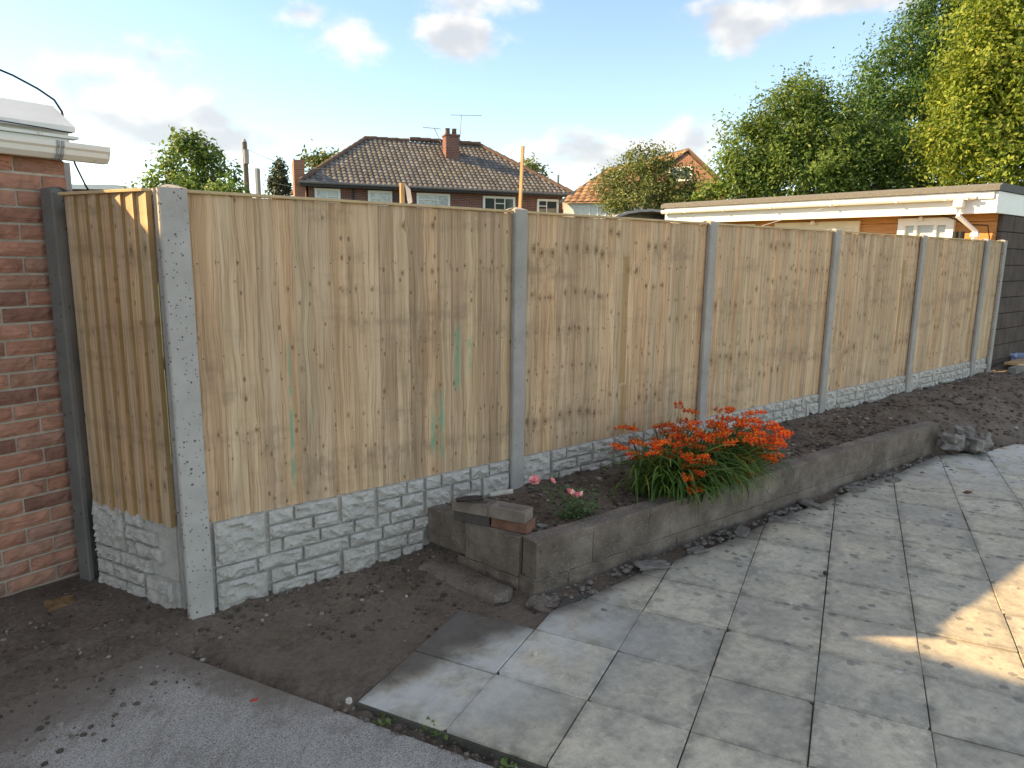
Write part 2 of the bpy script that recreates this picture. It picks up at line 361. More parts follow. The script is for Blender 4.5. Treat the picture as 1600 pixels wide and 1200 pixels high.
def block_build(t):
    p = t.pos(); r = t.orand(); a = t.noise(p, 5, 5, .62); g = t.noise(p, 120, 3, .75)
    c = t.ramp(a, [(.28, (.095, .075, .060)), (.5, (.165, .135, .110)), (.72, (.26, .22, .185))])
    c = t.mix(1, c, t.ramp(r, [(0, (.90, .88, .87)), (1, (1.08, 1.06, 1.03))]), 'MULTIPLY')
    nz = t.sep(t.node('ShaderNodeNewGeometry').outputs['Normal'])[2]
    v = t.voro(p, 105); k = t.sep(v.outputs['Color'])
    agg = t.math('MULTIPLY', t.math('GREATER_THAN', k[0], t.rng(nz, .2, .8, .86, .42)), t.rng(v.outputs['Distance'], .25, .42, 1, 0))
    c = t.mix(t.math('MULTIPLY', agg, .7), c, (.40, .38, .345))
    blk = t.rng(t.noise(p, 9, 4, .7), .60, .70)
    c = t.mix(t.math('MULTIPLY', blk, .55), c, (.035, .033, .032))
    return c, .92, t.bump(t.math('ADD', t.math('MULTIPLY', g, .6), t.math('MULTIPLY', agg, .8)), .8, .006)
BLOCK = material('weathered_block', block_build)
MORTAR = plain('mortar', (.50, .44, .36), .95, .2, 20, .5)
def brick_build(t):
    o = t.obj(); s = t.attr('seed'); p = t.pos()
    w = t.noise(t.vmath('ADD', p, t.comb(0, 0, t.math('MULTIPLY', s, 5))), 9, 4, .6, 1.2)
    cre = t.noise(t.comb(t.math('MULTIPLY', t.sep(o)[0], 9), t.math('MULTIPLY', s, 40), t.math('MULTIPLY', t.sep(o)[2], 46)), 1, 4, .62, 1.4)
    c = t.ramp(s, [(0, (.25, .125, .092)), (.35, (.37, .175, .118)), (.7, (.45, .225, .15)), (1, (.34, .185, .135))])
    c = t.mix(1, c, t.ramp(w, [(.28, .68), (.7, 1.25)]), 'MULTIPLY')
    c = t.mix(t.math('MULTIPLY', t.rng(cre, .40, .28), .75), c, (.085, .040, .034))
    z = t.sep(p)[2]
    eff = t.math('MULTIPLY', t.rng(z, .55, .15), t.rng(t.noise(p, 7, 4), .40, .65))
    c = t.mix(t.math('MULTIPLY', eff, .45), c, (.30, .24, .20))
    return c, .9, t.bump(t.math('ADD', t.math('MULTIPLY', cre, 1.0), t.math('MULTIPLY', t.noise(p, 90, 3), .25)), .9, .009)
BRICK = material('rustic_brick', brick_build)
def farbrick(name, c1, c2, cm, ang, sc=1.0):
    def f(t):
        p = t.pos(); x, y, z = t.sep(p)
        u = t.math('ADD', t.math('MULTIPLY', x, math.cos(ang)), t.math('MULTIPLY', y, math.sin(ang)))
        b = t.node('ShaderNodeTexBrick'); t.put(b.inputs['Vector'], t.comb(u, z, 0))
        t.put(b.inputs['Color1'], c1); t.put(b.inputs['Color2'], c2); t.put(b.inputs['Mortar'], cm)
        b.inputs['Scale'].default_value = 1; b.inputs['Brick Width'].default_value = .225 * sc; b.inputs['Row Height'].default_value = .075 * sc
        b.inputs['Mortar Size'].default_value = .010 * sc; b.inputs['Bias'].default_value = 0
        c = t.mix(1, b.outputs[0], t.ramp(t.noise(p, .9, 4), [(.3, .8), (.7, 1.2)]), 'MULTIPLY')
        return c, .9, t.bump(b.outputs['Fac'], .5, -.01)
    return material(name, f)
WHITE = plain('white_upvc', (.80, .79, .77), .4, .05, 5, .05)
def grimy(t):
    p = t.pos(); g = t.noise(p, 16, 5, .7)
    c = t.mix(t.math('MULTIPLY', t.rng(g, .60, .72), .5), (.76, .73, .66), (.30, .27, .23)); return c, .45, None
OLDWHITE = material('weathered_white_upvc', grimy)
GREYM = plain('galvanised_grey', (.34, .34, .34), .5, .1, 8)
BLACK = plain('black_plastic', (.02, .02, .02), .45, .1, 8)
DARKPAINT = plain('dark_painted_metal', (.05, .05, .055), .5, .1, 8)
def glass_build(t):
    return (.05, .06, .065), .06, None, {'Specular IOR Level': .8}
GLASS = material('window_glass', glass_build)
NETGLASS = material('net_curtained_glass', lambda t: (t.ramp(t.noise(t.pos(), 9, 3), [(.3, (.34, .37, .38)), (.7, (.62, .65, .65))]), .12, None, {'Specular IOR Level': .6}))
CURTAIN = plain('net_curtain', (.62, .64, .64), .9, .15, 5)

def leafmat(name, stops, trans=.35, rough=.5):
    m = bpy.data.materials.new(name); m.use_nodes = True; t = NT(m.node_tree); n = t.n
    b = n['Principled BSDF']; out = n['Material Output']
    c = t.ramp(t.island(), stops)
    c = t.mix(1, c, t.ramp(t.noise(t.pos(), 1.3, 3), [(.3, .62), (.7, 1.35)]), 'MULTIPLY')
    t.put(b.inputs['Base Color'], c); b.inputs['Roughness'].default_value = rough; b.inputs['Specular IOR Level'].default_value = .3
    tr = t.node('ShaderNodeBsdfTranslucent'); t.put(tr.inputs[0], t.mix(1, c, (1.15, 1.2, .6), 'MULTIPLY'))
    ms = t.node('ShaderNodeMixShader'); ms.inputs[0].default_value = trans
    t.l.new(b.outputs[0], ms.inputs[1]); t.l.new(tr.outputs[0], ms.inputs[2]); t.l.new(ms.outputs[0], out.inputs[0])
    return m
LEAF_MID = leafmat('mid_green_leaves', [(0, (.095, .155, .035)), (.5, (.135, .21, .048)), (.9, (.18, .255, .062)), (1, (.23, .29, .08))])
LEAF_DARK = leafmat('dark_green_leaves', [(0, (.045, .10, .030)), (.6, (.085, .16, .042)), (1, (.15, .24, .065))])
LEAF_YEL = leafmat('yellow_green_leaves', [(0, (.13, .185, .022)), (.5, (.18, .24, .030)), (.9, (.24, .285, .038)), (1, (.31, .31, .05))])
LEAF_OLIVE = leafmat('olive_leaves', [(0, (.085, .115, .042)), (.6, (.15, .185, .062)), (1, (.25, .26, .10))])
LEAF_CON = leafmat('conifer_needles', [(0, (.035, .05, .025)), (.7, (.07, .085, .04)), (1, (.11, .12, .06))], .15)
LEAF_STRAP = leafmat('strap_leaves', [(0, (.035, .085, .016)), (.5, (.065, .13, .022)), (.85, (.12, .19, .035)), (1, (.26, .27, .06))], .3, .4)
LEAF_ROSE = leafmat('rose_leaves', [(0, (.045, .095, .040)), (.7, (.085, .15, .06)), (1, (.15, .20, .08))], .2)
PETAL_OR = leafmat('orange_petals', [(0, (.55, .03, .012)), (.4, (.80, .08, .014)), (.75, (.90, .16, .016)), (1, (.95, .36, .03))], .35)
PETAL_PK = leafmat('pink_petals', [(0, (.78, .18, .30)), (.6, (.88, .40, .48)), (1, (.92, .70, .68))], .35)
BARK = plain('bark', (.16, .125, .09), .9, .25, 12, .8)

# ------------------------------------------------------------------ ground
def zdirt(x, y):
    """height of bare earth"""
    n = fbm(x * 1.7, y * 1.7, 3) * .014 + fbm(x * 7, y * 7, 9) * .007
    z = -.028 + n
    if x < 1.45:                                        # earth by the near end of the fence
        k = max(0, min(1, (y + .55) / .5)); z += k * .028 + (.02 * max(0, 1 - abs(x - 1.15) / .35) * k)
        if y > -.02: z += .02
        if x < -.1: z += .015 * max(0, min(1, (y - .1) / .4))
    jj = ((x - .25386) * .90178 + (y + 1.08446) * .4322) / .4
    if jj < -.05 and x < 1.0:                           # swept part of the yard concrete shows through
        e2 = y - .52 * (x + .13) + .10 * fbm(x * 2.5, y * 2.5, 21)
        z -= .03 * max(0, min(1, (-.10 - y + .12 * fbm(x * 3, y * 3, 8)) / .18))
    bed = max(0, min(1, (x - bedleft(y) - .06) / .05)) * (1 if y > -.83 - .0212 * (x - 1.385) + .07 else 0)
    if bed > 0 and x < 6.02:
        zz = .232 + n * 1.6 + abs(fbm(x * 13, y * 13, 5)) * .013 + .02 * max(0, (y + .25) / .25)
        z = z * (1 - bed) + zz * bed
    elif x >= 6.02:                                     # rough ground past the end of the wall
        edge = -1.22 - .12 * (x - 6.5)
        k = max(0, min(1, (y - edge) / .75)); k = k * k * (3 - 2 * k)
        z = -.03 + n * 2.2 + k * .27 + abs(fbm(x * 9, y * 9, 5)) * .014 * k
    return z
def bedleft(y): return 1.385 - .205 * (y + .83)
def grid_mesh(x0, x1, y0, y1, st, fz, keep=None):
    nx = int((x1 - x0) / st) + 1; ny = int((y1 - y0) / st) + 1
    vs = []; idx = {}
    for j in range(ny):
        for i in range(nx):
            x = x0 + i * st; y = y0 + j * st
            vs.append((x, y, fz(x, y)))
    fs = [(j * nx + i, j * nx + i + 1, (j + 1) * nx + i + 1, (j + 1) * nx + i) for j in range(ny - 1) for i in range(nx - 1)]
    m = MB(); m.add(vs, fs, True); return m
GROUND_M = plain('rough_grass_ground', (.085, .105, .045), .95, .3, .6, .5)
g = MB().add([(-900, -900, -.16), (900, -900, -.16), (900, 900, -.16), (-900, 900, -.16)], [(0, 1, 2, 3)]).build('ground', GROUND_M); struct(g)
bare = grid_mesh(-2.6, 13.0, -2.2, 1.3, .035, zdirt).build('bare_earth', SOIL); struct(bare)

# concrete yard slab left of the paving
DI = Vector((.43220, -.90178, 0)); DJ = Vector((.90178, .43220, 0)); O0 = Vector((.25386, -1.08446, 0)); SZ = .4
def gp(i, j, z=0): v = O0 + DI * (SZ * i) + DJ * (SZ * j); return Vector((v.x, v.y, z))
e0 = gp(-2.5, -.12); e1 = gp(16, -.16)
pad = MB()
pts = [(e0.x, e0.y), (e1.x, e1.y), (-9, e1.y), (-9, .4), (-2.2, .35), (-1.0, .25), (-.45, .0), (-.22, -.06)]
pad.prism(pts, 'z', -.14, -.031)
pad_o = pad.build('concrete_yard', PAD, bevel=.004); struct(pad_o)

JOINT = plain('joint_sand', (.10, .09, .075), .95, .3, 20, .5)
# paving: bedding sheet plus single slabs
patio = MB().prism([tuple(gp(-.02, -.02)[:2]), tuple(gp(16, -.02)[:2]), tuple(gp(16, 24)[:2]), tuple(gp(6, 24)[:2]), (7.4, -1.42), (5.9, -1.08), (1.75, -1.04), tuple(gp(1.02, 2.95)[:2]), tuple(gp(1.02, 1.98)[:2]), tuple(gp(.02, 1.98)[:2])], 'z', -.15, -.011).build('patio', JOINT); struct(patio)
def clip(poly, f):
    out = []
    for a, b in zip(poly, poly[1:] + poly[:1]):
        fa, fb = f(a), f(b)
        if fa >= 0: out.append(a)
        if fa * fb < 0: k = fa / (fa - fb); out.append((a[0] + (b[0] - a[0]) * k, a[1] + (b[1] - a[1]) * k))
    return out
rs = random.Random(3)
for i in range(0, 17):
    for j in range(0, 19):
        c = gp(i + .5, j + .5)
        if c.x > 9 or c.y < -7.2: continue
        gq = .0022
        poly = [tuple((gp(i + a, j + b))[:2]) for a, b in ((gq / SZ, gq / SZ), (1 - gq / SZ, gq / SZ), (1 - gq / SZ, 1 - gq / SZ), (gq / SZ, 1 - gq / SZ))]
        full = poly
        if j >= 1 and not (i == 0 and j == 1): poly = clip(poly, lambda p: -(p[1] + (1.01 + .02 * math.sin(p[0] * 9))) if p[0] < 6 else -(p[1] + 1.16 + .13 * (p[0] - 6)))
        if len(poly) < 3: continue
        ar = abs(sum(a[0] * b[1] - b[0] * a[1] for a, b in zip(poly, poly[1:] + poly[:1]))) / 2
        if ar < .012: continue
        if i == 0 and j >= 2: continue
        loc_ = [((p[0] - c.x) * DI.x + (p[1] - c.y) * DI.y, (p[0] - c.x) * DJ.x + (p[1] - c.y) * DJ.y) for p in poly]
        if rs.random() < .45:                               # chipped corner
            q = rs.randrange(len(loc_)); a_, b_, d_ = loc_[q - 1], loc_[q], loc_[(q + 1) % len(loc_)]; k1, k2 = rs.uniform(.02, .07), rs.uniform(.02, .07)
            mid_ = tuple(b_[t_] + (a_[t_] - b_[t_]) * k1 * .6 + (d_[t_] - b_[t_]) * k2 * .6 for t_ in (0, 1))
            loc_[q:q + 1] = [tuple(b_[t_] + (a_[t_] - b_[t_]) * k1 for t_ in (0, 1)), mid_, tuple(b_[t_] + (d_[t_] - b_[t_]) * k2 for t_ in (0, 1))]
        m = MB(); m.prism(loc_, 'z', -.04, 0)
        m.build('paving_slab', SLAB, patio, (c.x + rs.uniform(-.0015, .0015), c.y + rs.uniform(-.0015, .0015), rs.uniform(-.004, .003)), (rs.uniform(-.006, .006), rs.uniform(-.006, .006), math.atan2(DI.y, DI.x) + rs.uniform(-.004, .004)), bevel=.0025)

# ------------------------------------------------------------------ crumbs, pebbles, clods (uncountable)
def rock_verts(r, rnd, sub=0):
    bm = bmesh.new(); bmesh.ops.create_icosphere(bm, subdivisions=1 + sub, radius=r)
    sx, sy, sz = rnd.uniform(.7, 1.3), rnd.uniform(.7, 1.2), rnd.uniform(.45, .8); ofs = rnd.uniform(0, 99)
    vs = []
    for v in bm.verts:
        k = 1 + .38 * noise.noise(v.co.normalized() * 1.7 + Vector((ofs, 0, 0)))
        vs.append(Vector((v.co.x * sx * k, v.co.y * sy * k, v.co.z * sz * k)))
    fs = [tuple(v.index for v in f.verts) for f in bm.faces]; bm.free(); return vs, fs
protos = [rock_verts(1, random.Random(k)) for k in range(10)]
def scatter(name, n, sample, rmin, rmax, mat, seed, power=3):
    rnd = random.Random(seed); m = MB()
    for k in range(n):
        x, y, z = sample(rnd); vs, fs = protos[rnd.randrange(10)]; r = rmin + (rmax - rmin) * rnd.random() ** power
        rot = Matrix.Rotation(rnd.uniform(0, 6.28), 3, 'Z')
        m.add([rot @ v * r + Vector((x, y, z + r * .25)) for v in vs], fs)
    o = m.build(name, mat); stuff(o); return o
def in_bed(r):
    x = r.uniform(1.5, 6.1); y = r.uniform(-.80, -.03); return x, y, zdirt(x, y)
o = scatter('soil_crumbs', 6000, in_bed, .0015, .022, CLOD, 1, 5); tag(o, 'dark soil crumbs and small clods lying in the raised bed', 'soil')
def in_left(r):
    while 1:
        x = r.uniform(-1.3, 1.45); y = -.05 - abs(r.gauss(0, .35)) if r.random() < .75 and x > 0 else r.uniform(-.75, .6)
        if x < -.05 and y > .55: continue
        if x > .0 and y > -.05: continue
        if y < -.40 + .5 * (x + .13) - .12 * r.random() and x < .35 and r.random() < .985: continue
        return x, y, max(zdirt(x, y), -.031)
o = scatter('soil_crumbs', 4600, in_left, .0010, .014, CLOD, 2, 6); tag(o, 'soil crumbs and grit on the bare earth by the corner post', 'soil')
def in_right(r):
    x = r.uniform(6.0, 11.5); y = r.uniform(-1.35 - .12 * (x - 6.5), -.03); return x, y, zdirt(x, y)
o = scatter('soil_crumbs', 4600, in_right, .002, .028, CLOD, 4, 5); tag(o, 'grey soil crumbs and stones on the rough ground past the bed', 'soil')
def along(r):
    while 1:
        x = r.uniform(1.35, 6.3)
        if noise.noise(Vector((x * 2.3, 4, 1))) + r.uniform(-.5, .5) > -.1: break
    y = -.86 - .021 * (x - 1.385) - abs(r.gauss(0, .07)) * (1.3 + noise.noise(Vector((x * 1.7, 0, 7)))); return x, y, -.010
DEBRIS = plain('mortar_debris', (.22, .195, .17), .95, .35, 30, .6)
o = scatter('mortar_crumbs', 900, along, .002, .024, DEBRIS, 5, 3.5); tag(o, 'crumbled grey mortar strewn along the foot of the raised bed wall', 'rubble')
def gapline(r):
    v = gp(r.uniform(-.3, 9), r.uniform(-.17, -.02)); return v.x, v.y, -.025
o = scatter('soil_crumbs', 500, gapline, .002, .011, CLOD, 6); tag(o, 'grit in the open joint between yard concrete and paving', 'soil')

# mortar flakes that can be told apart along the wall foot
def lump(name, label, cat, c, size, mat, seed, rot=0, group=None, sub=1, rough=.16):
    rnd = random.Random(seed); bm = bmesh.new(); bmesh.ops.create_cube(bm, size=1)
    bmesh.ops.subdivide_edges(bm, edges=bm.edges[:], cuts=3, use_grid_fill=True)
    ofs = Vector((seed * 3.7, 1, 2))
    for v in bm.verts:
        d = v.co.copy(); l = max(abs(d.x), abs(d.y), abs(d.z)); s = d.normalized() * .5
        d = d * .62 + s * .38
        d *= 1 + rough * noise.noise(d * 2.3 + ofs) * 2 + rough * .6 * noise.noise(d * 6 + ofs)
        v.co = Vector((d.x * size[0], d.y * size[1], d.z * size[2]))
    me = bpy.data.meshes.new(name); bm.to_mesh(me); bm.free()
    o = link(name, me, mat, None, c, rot); tag(o, label, cat, group); return o
for k, (px, py, sx, sy) in enumerate([(1020, 885, .19, .10), (1090, 862, .12, .07), (1160, 832, .15, .08), (1010, 884, .08, .07), (1270, 790, .20, .07), (1215, 812, .10, .06), (1335, 765, .16, .07), (1395, 752, .14, .06)]):
    p = atz(px, py, 0); p.y = min(p.y, -.95)
    lump('mortar_flake', ['large flat mortar flake on the paving nearest the bed corner', 'mortar flake on paving, second from bed corner', 'mortar flake on paving below the orange flowers', 'small mortar chip touching the large flake near bed corner', 'long thin mortar flake halfway along the bed wall', 'small mortar chip halfway along the bed wall', 'mortar flake at the foot of the far part of bed wall', 'mortar flake closest to the broken end of bed wall'][k], 'rubble',
         (p.x, p.y, .006), (sx, sy, .03), DEBRIS, 20 + k, rot=(0, 0, k * .5 - .6), group='mortar flakes at the wall foot')

# ------------------------------------------------------------------ fence
PZ0, PZ1 = .4405, 1.955
def board_mesh(w, h, ta, tb, name='board'):
    """feather-edge board: thickness ta at x=0, tb at x=w, front towards -y"""
    m = MB(); m.prism([(0, 0), (w, 0), (w, -tb), (0, -ta)], 'z', 0, h); return m.mesh(name)
board_meshes = {}
def make_panel(label, origin, rot, length, nb, seed, step=.010, group='feather-edge fence panels', flip=False, wood=None):
    t = thing('garden_fence', label, 'fence', origin, rot, group)
    rnd = random.Random(seed); ex = length / nb; gs = rnd.random()
    for k in range(nb):
        if k % rnd.choice((3, 4, 4, 5)) == 0: gs = rnd.random()
        w = ex + .014; key = (round(w, 4), k % 3, flip)
        if key not in board_meshes:
            h = (1.512, 1.509, 1.514)[k % 3]
            board_meshes[key] = board_mesh(w, h, .006 if not flip else .006 + step + .004, .006 + step + .002 if not flip else .006)
        me = board_meshes[key]
        o = link('board', me, None, t, (k * ex if not flip else k * ex - .014, -.002 - (.0006 if k % 2 else 0), PZ0 + (.002 if k % 3 else 0)), (rnd.uniform(-.0015, .0015), rnd.uniform(-.002, .002), rnd.uniform(-.006, .004)))
        if not me.materials: me.materials.append(WOOD)
        o.material_slots[0].link = 'OBJECT'; o.material_slots[0].material = wood or WOOD
        o['seed'] = rnd.random(); o['gseed'] = gs
    MB().box((0, -.034, PZ1 + .001), (length, .012, PZ1 + .015)).build('capping', CAPW, t, bevel=.002)
    m = MB()
    for z in (.4435, 1.18, 1.86): m.box((0, .002, z), (length, .04, z + .05))
    m.build('batten', RAWWOOD, t)
    return t
SP = 1.89; NPOST = [1, 2, 3, 4, 5]
plabels = ['wide fence panel beside the corner post, streaked with green stain', 'fence panel with a brown board, behind the pink roses', 'fence panel behind the orange flower clump, third from corner post',
           'fence panel past the orange flowers, fourth from corner post', 'fence panel second from the far end of fence', 'narrow fence panel at the far end beside dark outbuilding']
for k in range(6):
    x0 = k * SP + (.030 if k == 0 else .040); x1 = (k + 1) * SP - .040 if k < 5 else 10.0
    if k == 5: x0 = 5 * SP + .04
    make_panel(plabels[k], (x0, 0, 0), 0, x1 - x0, max(5, round((x1 - x0) / .0905)), 40 + k, wood=(WOOD_G, WOOD_T[0], None, WOOD_T[1], WOOD_T[2], None)[k])
# short return panel between corner post and brick wall
RA = Vector((-.105, .045, 0)); RB = Vector((-.345, .615, 0)); rd = (RA - RB).normalized()
make_panel('short fence panel between brick wall and corner post, its boards stepping', RB, math.atan2(rd.y, rd.x), (RA - RB).length, 7, 77, .017)

# rock-faced gravel boards: backing plus moulded stones
STONES = []   # (x0,x1,row0,row1) rows counted from the top, four rows
def row(r, xs):
    for a, b in zip(xs, xs[1:]): STONES.append((a, b, r, r + 1))
STONES.append((.0, .255, 0, 3))
row(0, [.265, .40, .645]); row(1, [.265, .50, .645]); row(2, [.265, .335, .535]); row(3, [0, .205, .44, .70])
STONES.append((.655, .86, 0, 2)); row(2, [.535, .73, .86])
row(3, [.70, .90, 1.10]); row(0, [.87, 1.06, 1.17]); row(1, [.87, 1.02, 1.17]); row(2, [.87, .95, 1.17])
STONES.append((1.18, 1.36, 1, 3)); row(0, [1.18, 1.29, 1.50]); row(3, [1.10, 1.28, 1.45, 1.58])
row(1, [1.37, 1.50]); row(2, [1.37, 1.43, 1.58]); STONES.append((1.59, 1.80, 1, 4)); row(0, [1.50, 1.64, 1.80]); row(1, [1.50, 1.58])
STONES = [(a + .005, b - .005, c, d) for a, b, c, d in STONES]
RH = .076
def stone_mesh(w, h, seed):
    nx = max(4, min(15, int(w / .016))); ny = 5 if h < .1 else 11
    us = [0, .0025] + [w * k / nx for k in range(1, nx)] + [w - .0025, w]; zs = [0, .0025] + [h * k / ny for k in range(1, ny)] + [h - .0025, h]
    nx, ny = len(us) - 1, len(zs) - 1; vs = []; fs = []
    for z in zs:
        for x in us:
            ed = min(x, w - x, z, h - z)
            q = .85 - 1.2 * abs(noise.noise(Vector((x * 12 + seed * 7, z * 17 + x * 6, seed)))) - .6 * abs(noise.noise(Vector((x * 34 + seed, z * 44, seed * 3)))) + .2 * noise.noise(Vector((x * 80, z * 80, seed)))
            y = -(.011 + (.35 + .65 * min(1, ed / .014)) * .032 * max(0, q)) if ed > 1e-6 else -.001
            vs.append((x, y, z))
    for j in range(ny):
        for i in range(nx):
            a = j * (nx + 1) + i; b = a + 1; c = b + nx + 1; d = a + nx + 1
            if (i + j + int(seed)) % 2: fs += [(a, b, c), (a, c, d)]
            else: fs += [(a, b, d), (b, c, d)]
    m = MB(); m.add(vs, fs); return m.mesh('stone')
stone_me = [stone_mesh(b - a, (d - c) * RH - .008, 3 + k) for k, (a, b, c, d) in enumerate(STONES)]
def gravel_board(label, origin, rot, length, ztop, shift=0, group='rock-faced gravel boards'):
    t = thing('gravel_board', label, 'gravel board', (origin[0], origin[1], ztop - .305), rot, group)
    MB().box((-.02, .0, 0), (length + .02, .045, .304)).build('backing', ROCK, t, bevel=.003)
    for k, (a, b, c, d) in enumerate(STONES):
        a -= shift; b -= shift
        if a < -.001 or b > length + .02: continue
        link('stone', stone_me[k], ROCK, t, (a, 0, .305 - d * RH + .004))
    return t
ords = ['nearest the corner post', 'behind the pink roses', 'behind the orange flower clump', 'past the orange flowers, fourth along the fence', 'fifth along the fence', 'short, at the far end of the fence']
for k in range(6):
    x0 = k * SP + .042; x1 = min((k + 1) * SP - .042, 10.0)
    gravel_board('grey rock-faced concrete gravel board ' + ords[k], (x0, -.012, 0), 0, x1 - x0, .441)
gravel_board('lower rock-faced gravel board partly sunk in earth beside the corner post', (.042, -.012, 0), 0, 1.2, .134, .0)
rr = math.atan2(rd.y, rd.x); nrm = Vector((rd.y, -rd.x, 0))
gravel_board('upper rock-faced gravel board of the short return beside brick wall', RB + nrm * .0, rr, .60, .462)
gravel_board('lower rock-faced gravel board of the short return beside brick wall', RB + nrm * .0, rr, .60, .155, .26)

def post(label, x, y, rot, w, d, ztop, pits, z0=-.15, cap=.014, tone=1.0):
    """H-section concrete post with chamfered front edges and a weathered (four-way) top"""
    c = .007; sl = .026; hw = w / 2; hd = d / 2; ws = .022
    prof = [(-hw + c, -hd), (hw - c, -hd), (hw, -hd + c), (hw, -sl), (hw - ws, -sl), (hw - ws, sl), (hw, sl), (hw, hd), (-hw, hd), (-hw, sl), (-hw + ws, sl), (-hw + ws, -sl), (-hw, -sl), (-hw, -hd + c)]
    m = MB(); n = len(prof)
    vs = [(a, b, z0) for a, b in prof] + [(a, b, ztop) for a, b in prof] + [(a * .25, b * .25, ztop + cap) for a, b in prof]
    fs = [(i, (i + 1) % n, n + (i + 1) % n, n + i) for i in range(n)] + [(n + i, n + (i + 1) % n, 2 * n + (i + 1) % n, 2 * n + i) for i in range(n)] + [tuple(range(2 * n, 3 * n)), tuple(range(n - 1, -1, -1))]
    m.add(vs, fs)
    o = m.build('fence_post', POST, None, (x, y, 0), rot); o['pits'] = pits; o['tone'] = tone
    tag(o, label, 'fence post', 'concrete fence posts'); return o
post('thick concrete corner post peppered with dark pits, where the fence turns', -.034, .0, 0, .118, .118, 1.972, .8, cap=.016, tone=1.05)
pl_ = ['concrete fence post behind the stacked bricks and roses', 'concrete fence post rising behind the orange flowers', 'concrete fence post fourth from the wall-end corner, past the flowers', 'concrete fence post second before the end post', 'concrete fence post just before the narrow last panel', ]
for n_, l_ in zip(NPOST, pl_):
    post(l_, n_ * SP, -.002, 0, .098, .112, 1.975, .16, tone=.88)
post('last concrete fence post against the dark outbuilding', 10.045, -.002, 0, .09, .112, 1.975, .16, tone=.88)
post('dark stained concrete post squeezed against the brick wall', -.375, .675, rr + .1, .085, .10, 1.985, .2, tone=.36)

# ------------------------------------------------------------------ raised bed wall
bed = thing('raised_bed_wall', 'low weathered concrete block wall of the raised flower bed', 'wall', (1.385, -.83, 0))
fdir = Vector((4.72, -.10, 0)); fl = fdir.length; fa = math.atan2(fdir.y, fdir.x)
def blk(parent, a0, a1, z0, z1, th, base, ang, seed, mat=BLOCK, cham=.0025):
    rnd = random.Random(seed); d = Vector((math.cos(ang), math.sin(ang), 0))
    bm = bmesh.new(); bmesh.ops.create_cube(bm, size=1)
    for v in bm.verts: v.co = Vector(((v.co.x + .5) * (a1 - a0), (v.co.y + .5) * th, (v.co.z + .5) * (z1 - z0)))
    bmesh.ops.bevel(bm, geom=bm.edges[:], offset=cham, segments=1, affect='EDGES')
    bmesh.ops.subdivide_edges(bm, edges=[e for e in bm.edges if e.calc_length() > .08], cuts=4, use_grid_fill=True)
    for v in bm.verts:
        q = v.co + Vector((seed, 0, 0))
        v.co += Vector((noise.noise(q * 22), noise.noise(q * 22 + Vector((9, 0, 0))), noise.noise(q * 17 + Vector((0, 9, 0))))) * .0055
    me = bpy.data.meshes.new('block'); bm.to_mesh(me); bm.free()
    p = base + d * a0
    return link('block', me, mat, parent, (p.x, p.y, z0), ang)
base = Vector((0, 0, 0)); x = 0; k = 0
joints = [0, .40, .85, 1.30, 1.75, 2.20, 2.62, 3.08, 3.52, 3.96, 4.38, 4.72]
for a, b in zip(joints, joints[1:]):
    top = .272 - (.012 if b > 4.6 else 0)
    blk(bed, a + .0004, b - .0004, .064, top, .115, base, fa, 100 + k); k += 1
jl = [-.02, .22, .66, 1.10, 1.55, 2.0, 2.42, 2.85, 3.3, 3.75, 4.2, 4.66]
for a, b in zip(jl, jl[1:]): blk(bed, a + .0004, b - .0004, -.06, .062, .125, base + Vector((0, -.006, 0)), fa, 130 + k); k += 1
MB().box((.004, .006, .056), (4.68, .1, .074)).build('mortar_bed', MORTAR, bed, (0, 0, 0), fa)
# end wall running back to the fence
ea = math.atan2(.80, -.165); eb = Vector((.115, .0, 0))
ed_ = Vector((math.cos(ea), math.sin(ea), 0)); en = Vector((-ed_.y, ed_.x, 0))
for a, b, z0, z1 in ((.120, .50, .05, .270), (.504, .80, .06, .266), (.120, .56, -.06, .046)):
    blk(bed, a, b, z0, z1, .115, Vector((.0, 0, 0)) + Vector((ed_.y, -ed_.x, 0)) * .115, ea, 160 + k); k += 1
# worn kerb stub lying at the foot of the end wall
lump('kerb_stone', 'sunken worn kerb stone at the foot of the bed end wall', 'kerb stone', (1.19, -.47, -.022), (.17, .62, .075), BLOCK, 61, rot=(0, .04, .21), rough=.05)
lump('kerb_stone', 'small broken stone below the raised bed corner', 'kerb stone', (1.36, -.91, -.022), (.12, .15, .05), BLOCK, 62, rot=(0, 0, .5), rough=.2)
# rubble at the broken far end
RUB = plain('broken_concrete', (.27, .25, .225), .95, .3, 14, .8)
for k, (px, py, z, s, l) in enumerate([(1489, 690, .12, (.22, .20, .20), 'lump of broken concrete touching the end of bed wall'), (1505, 677, .15, (.20, .19, .18), 'rounded pale concrete lump in the middle of the rubble'),
                                     (1524, 697, .07, (.34, .24, .18), 'large dark broken block lying past the bed wall'), (1541, 686, .10, (.10, .12, .15), 'upright shard of concrete at the right of rubble')]):
    p = atz(px, py, z); lump('rubble_lump', l, 'rubble', p, [v * .72 for v in s], RUB, 70 + k, rot=(.1 * k, .15, .5 * k), group='rubble at the end of the bed wall', rough=.3)

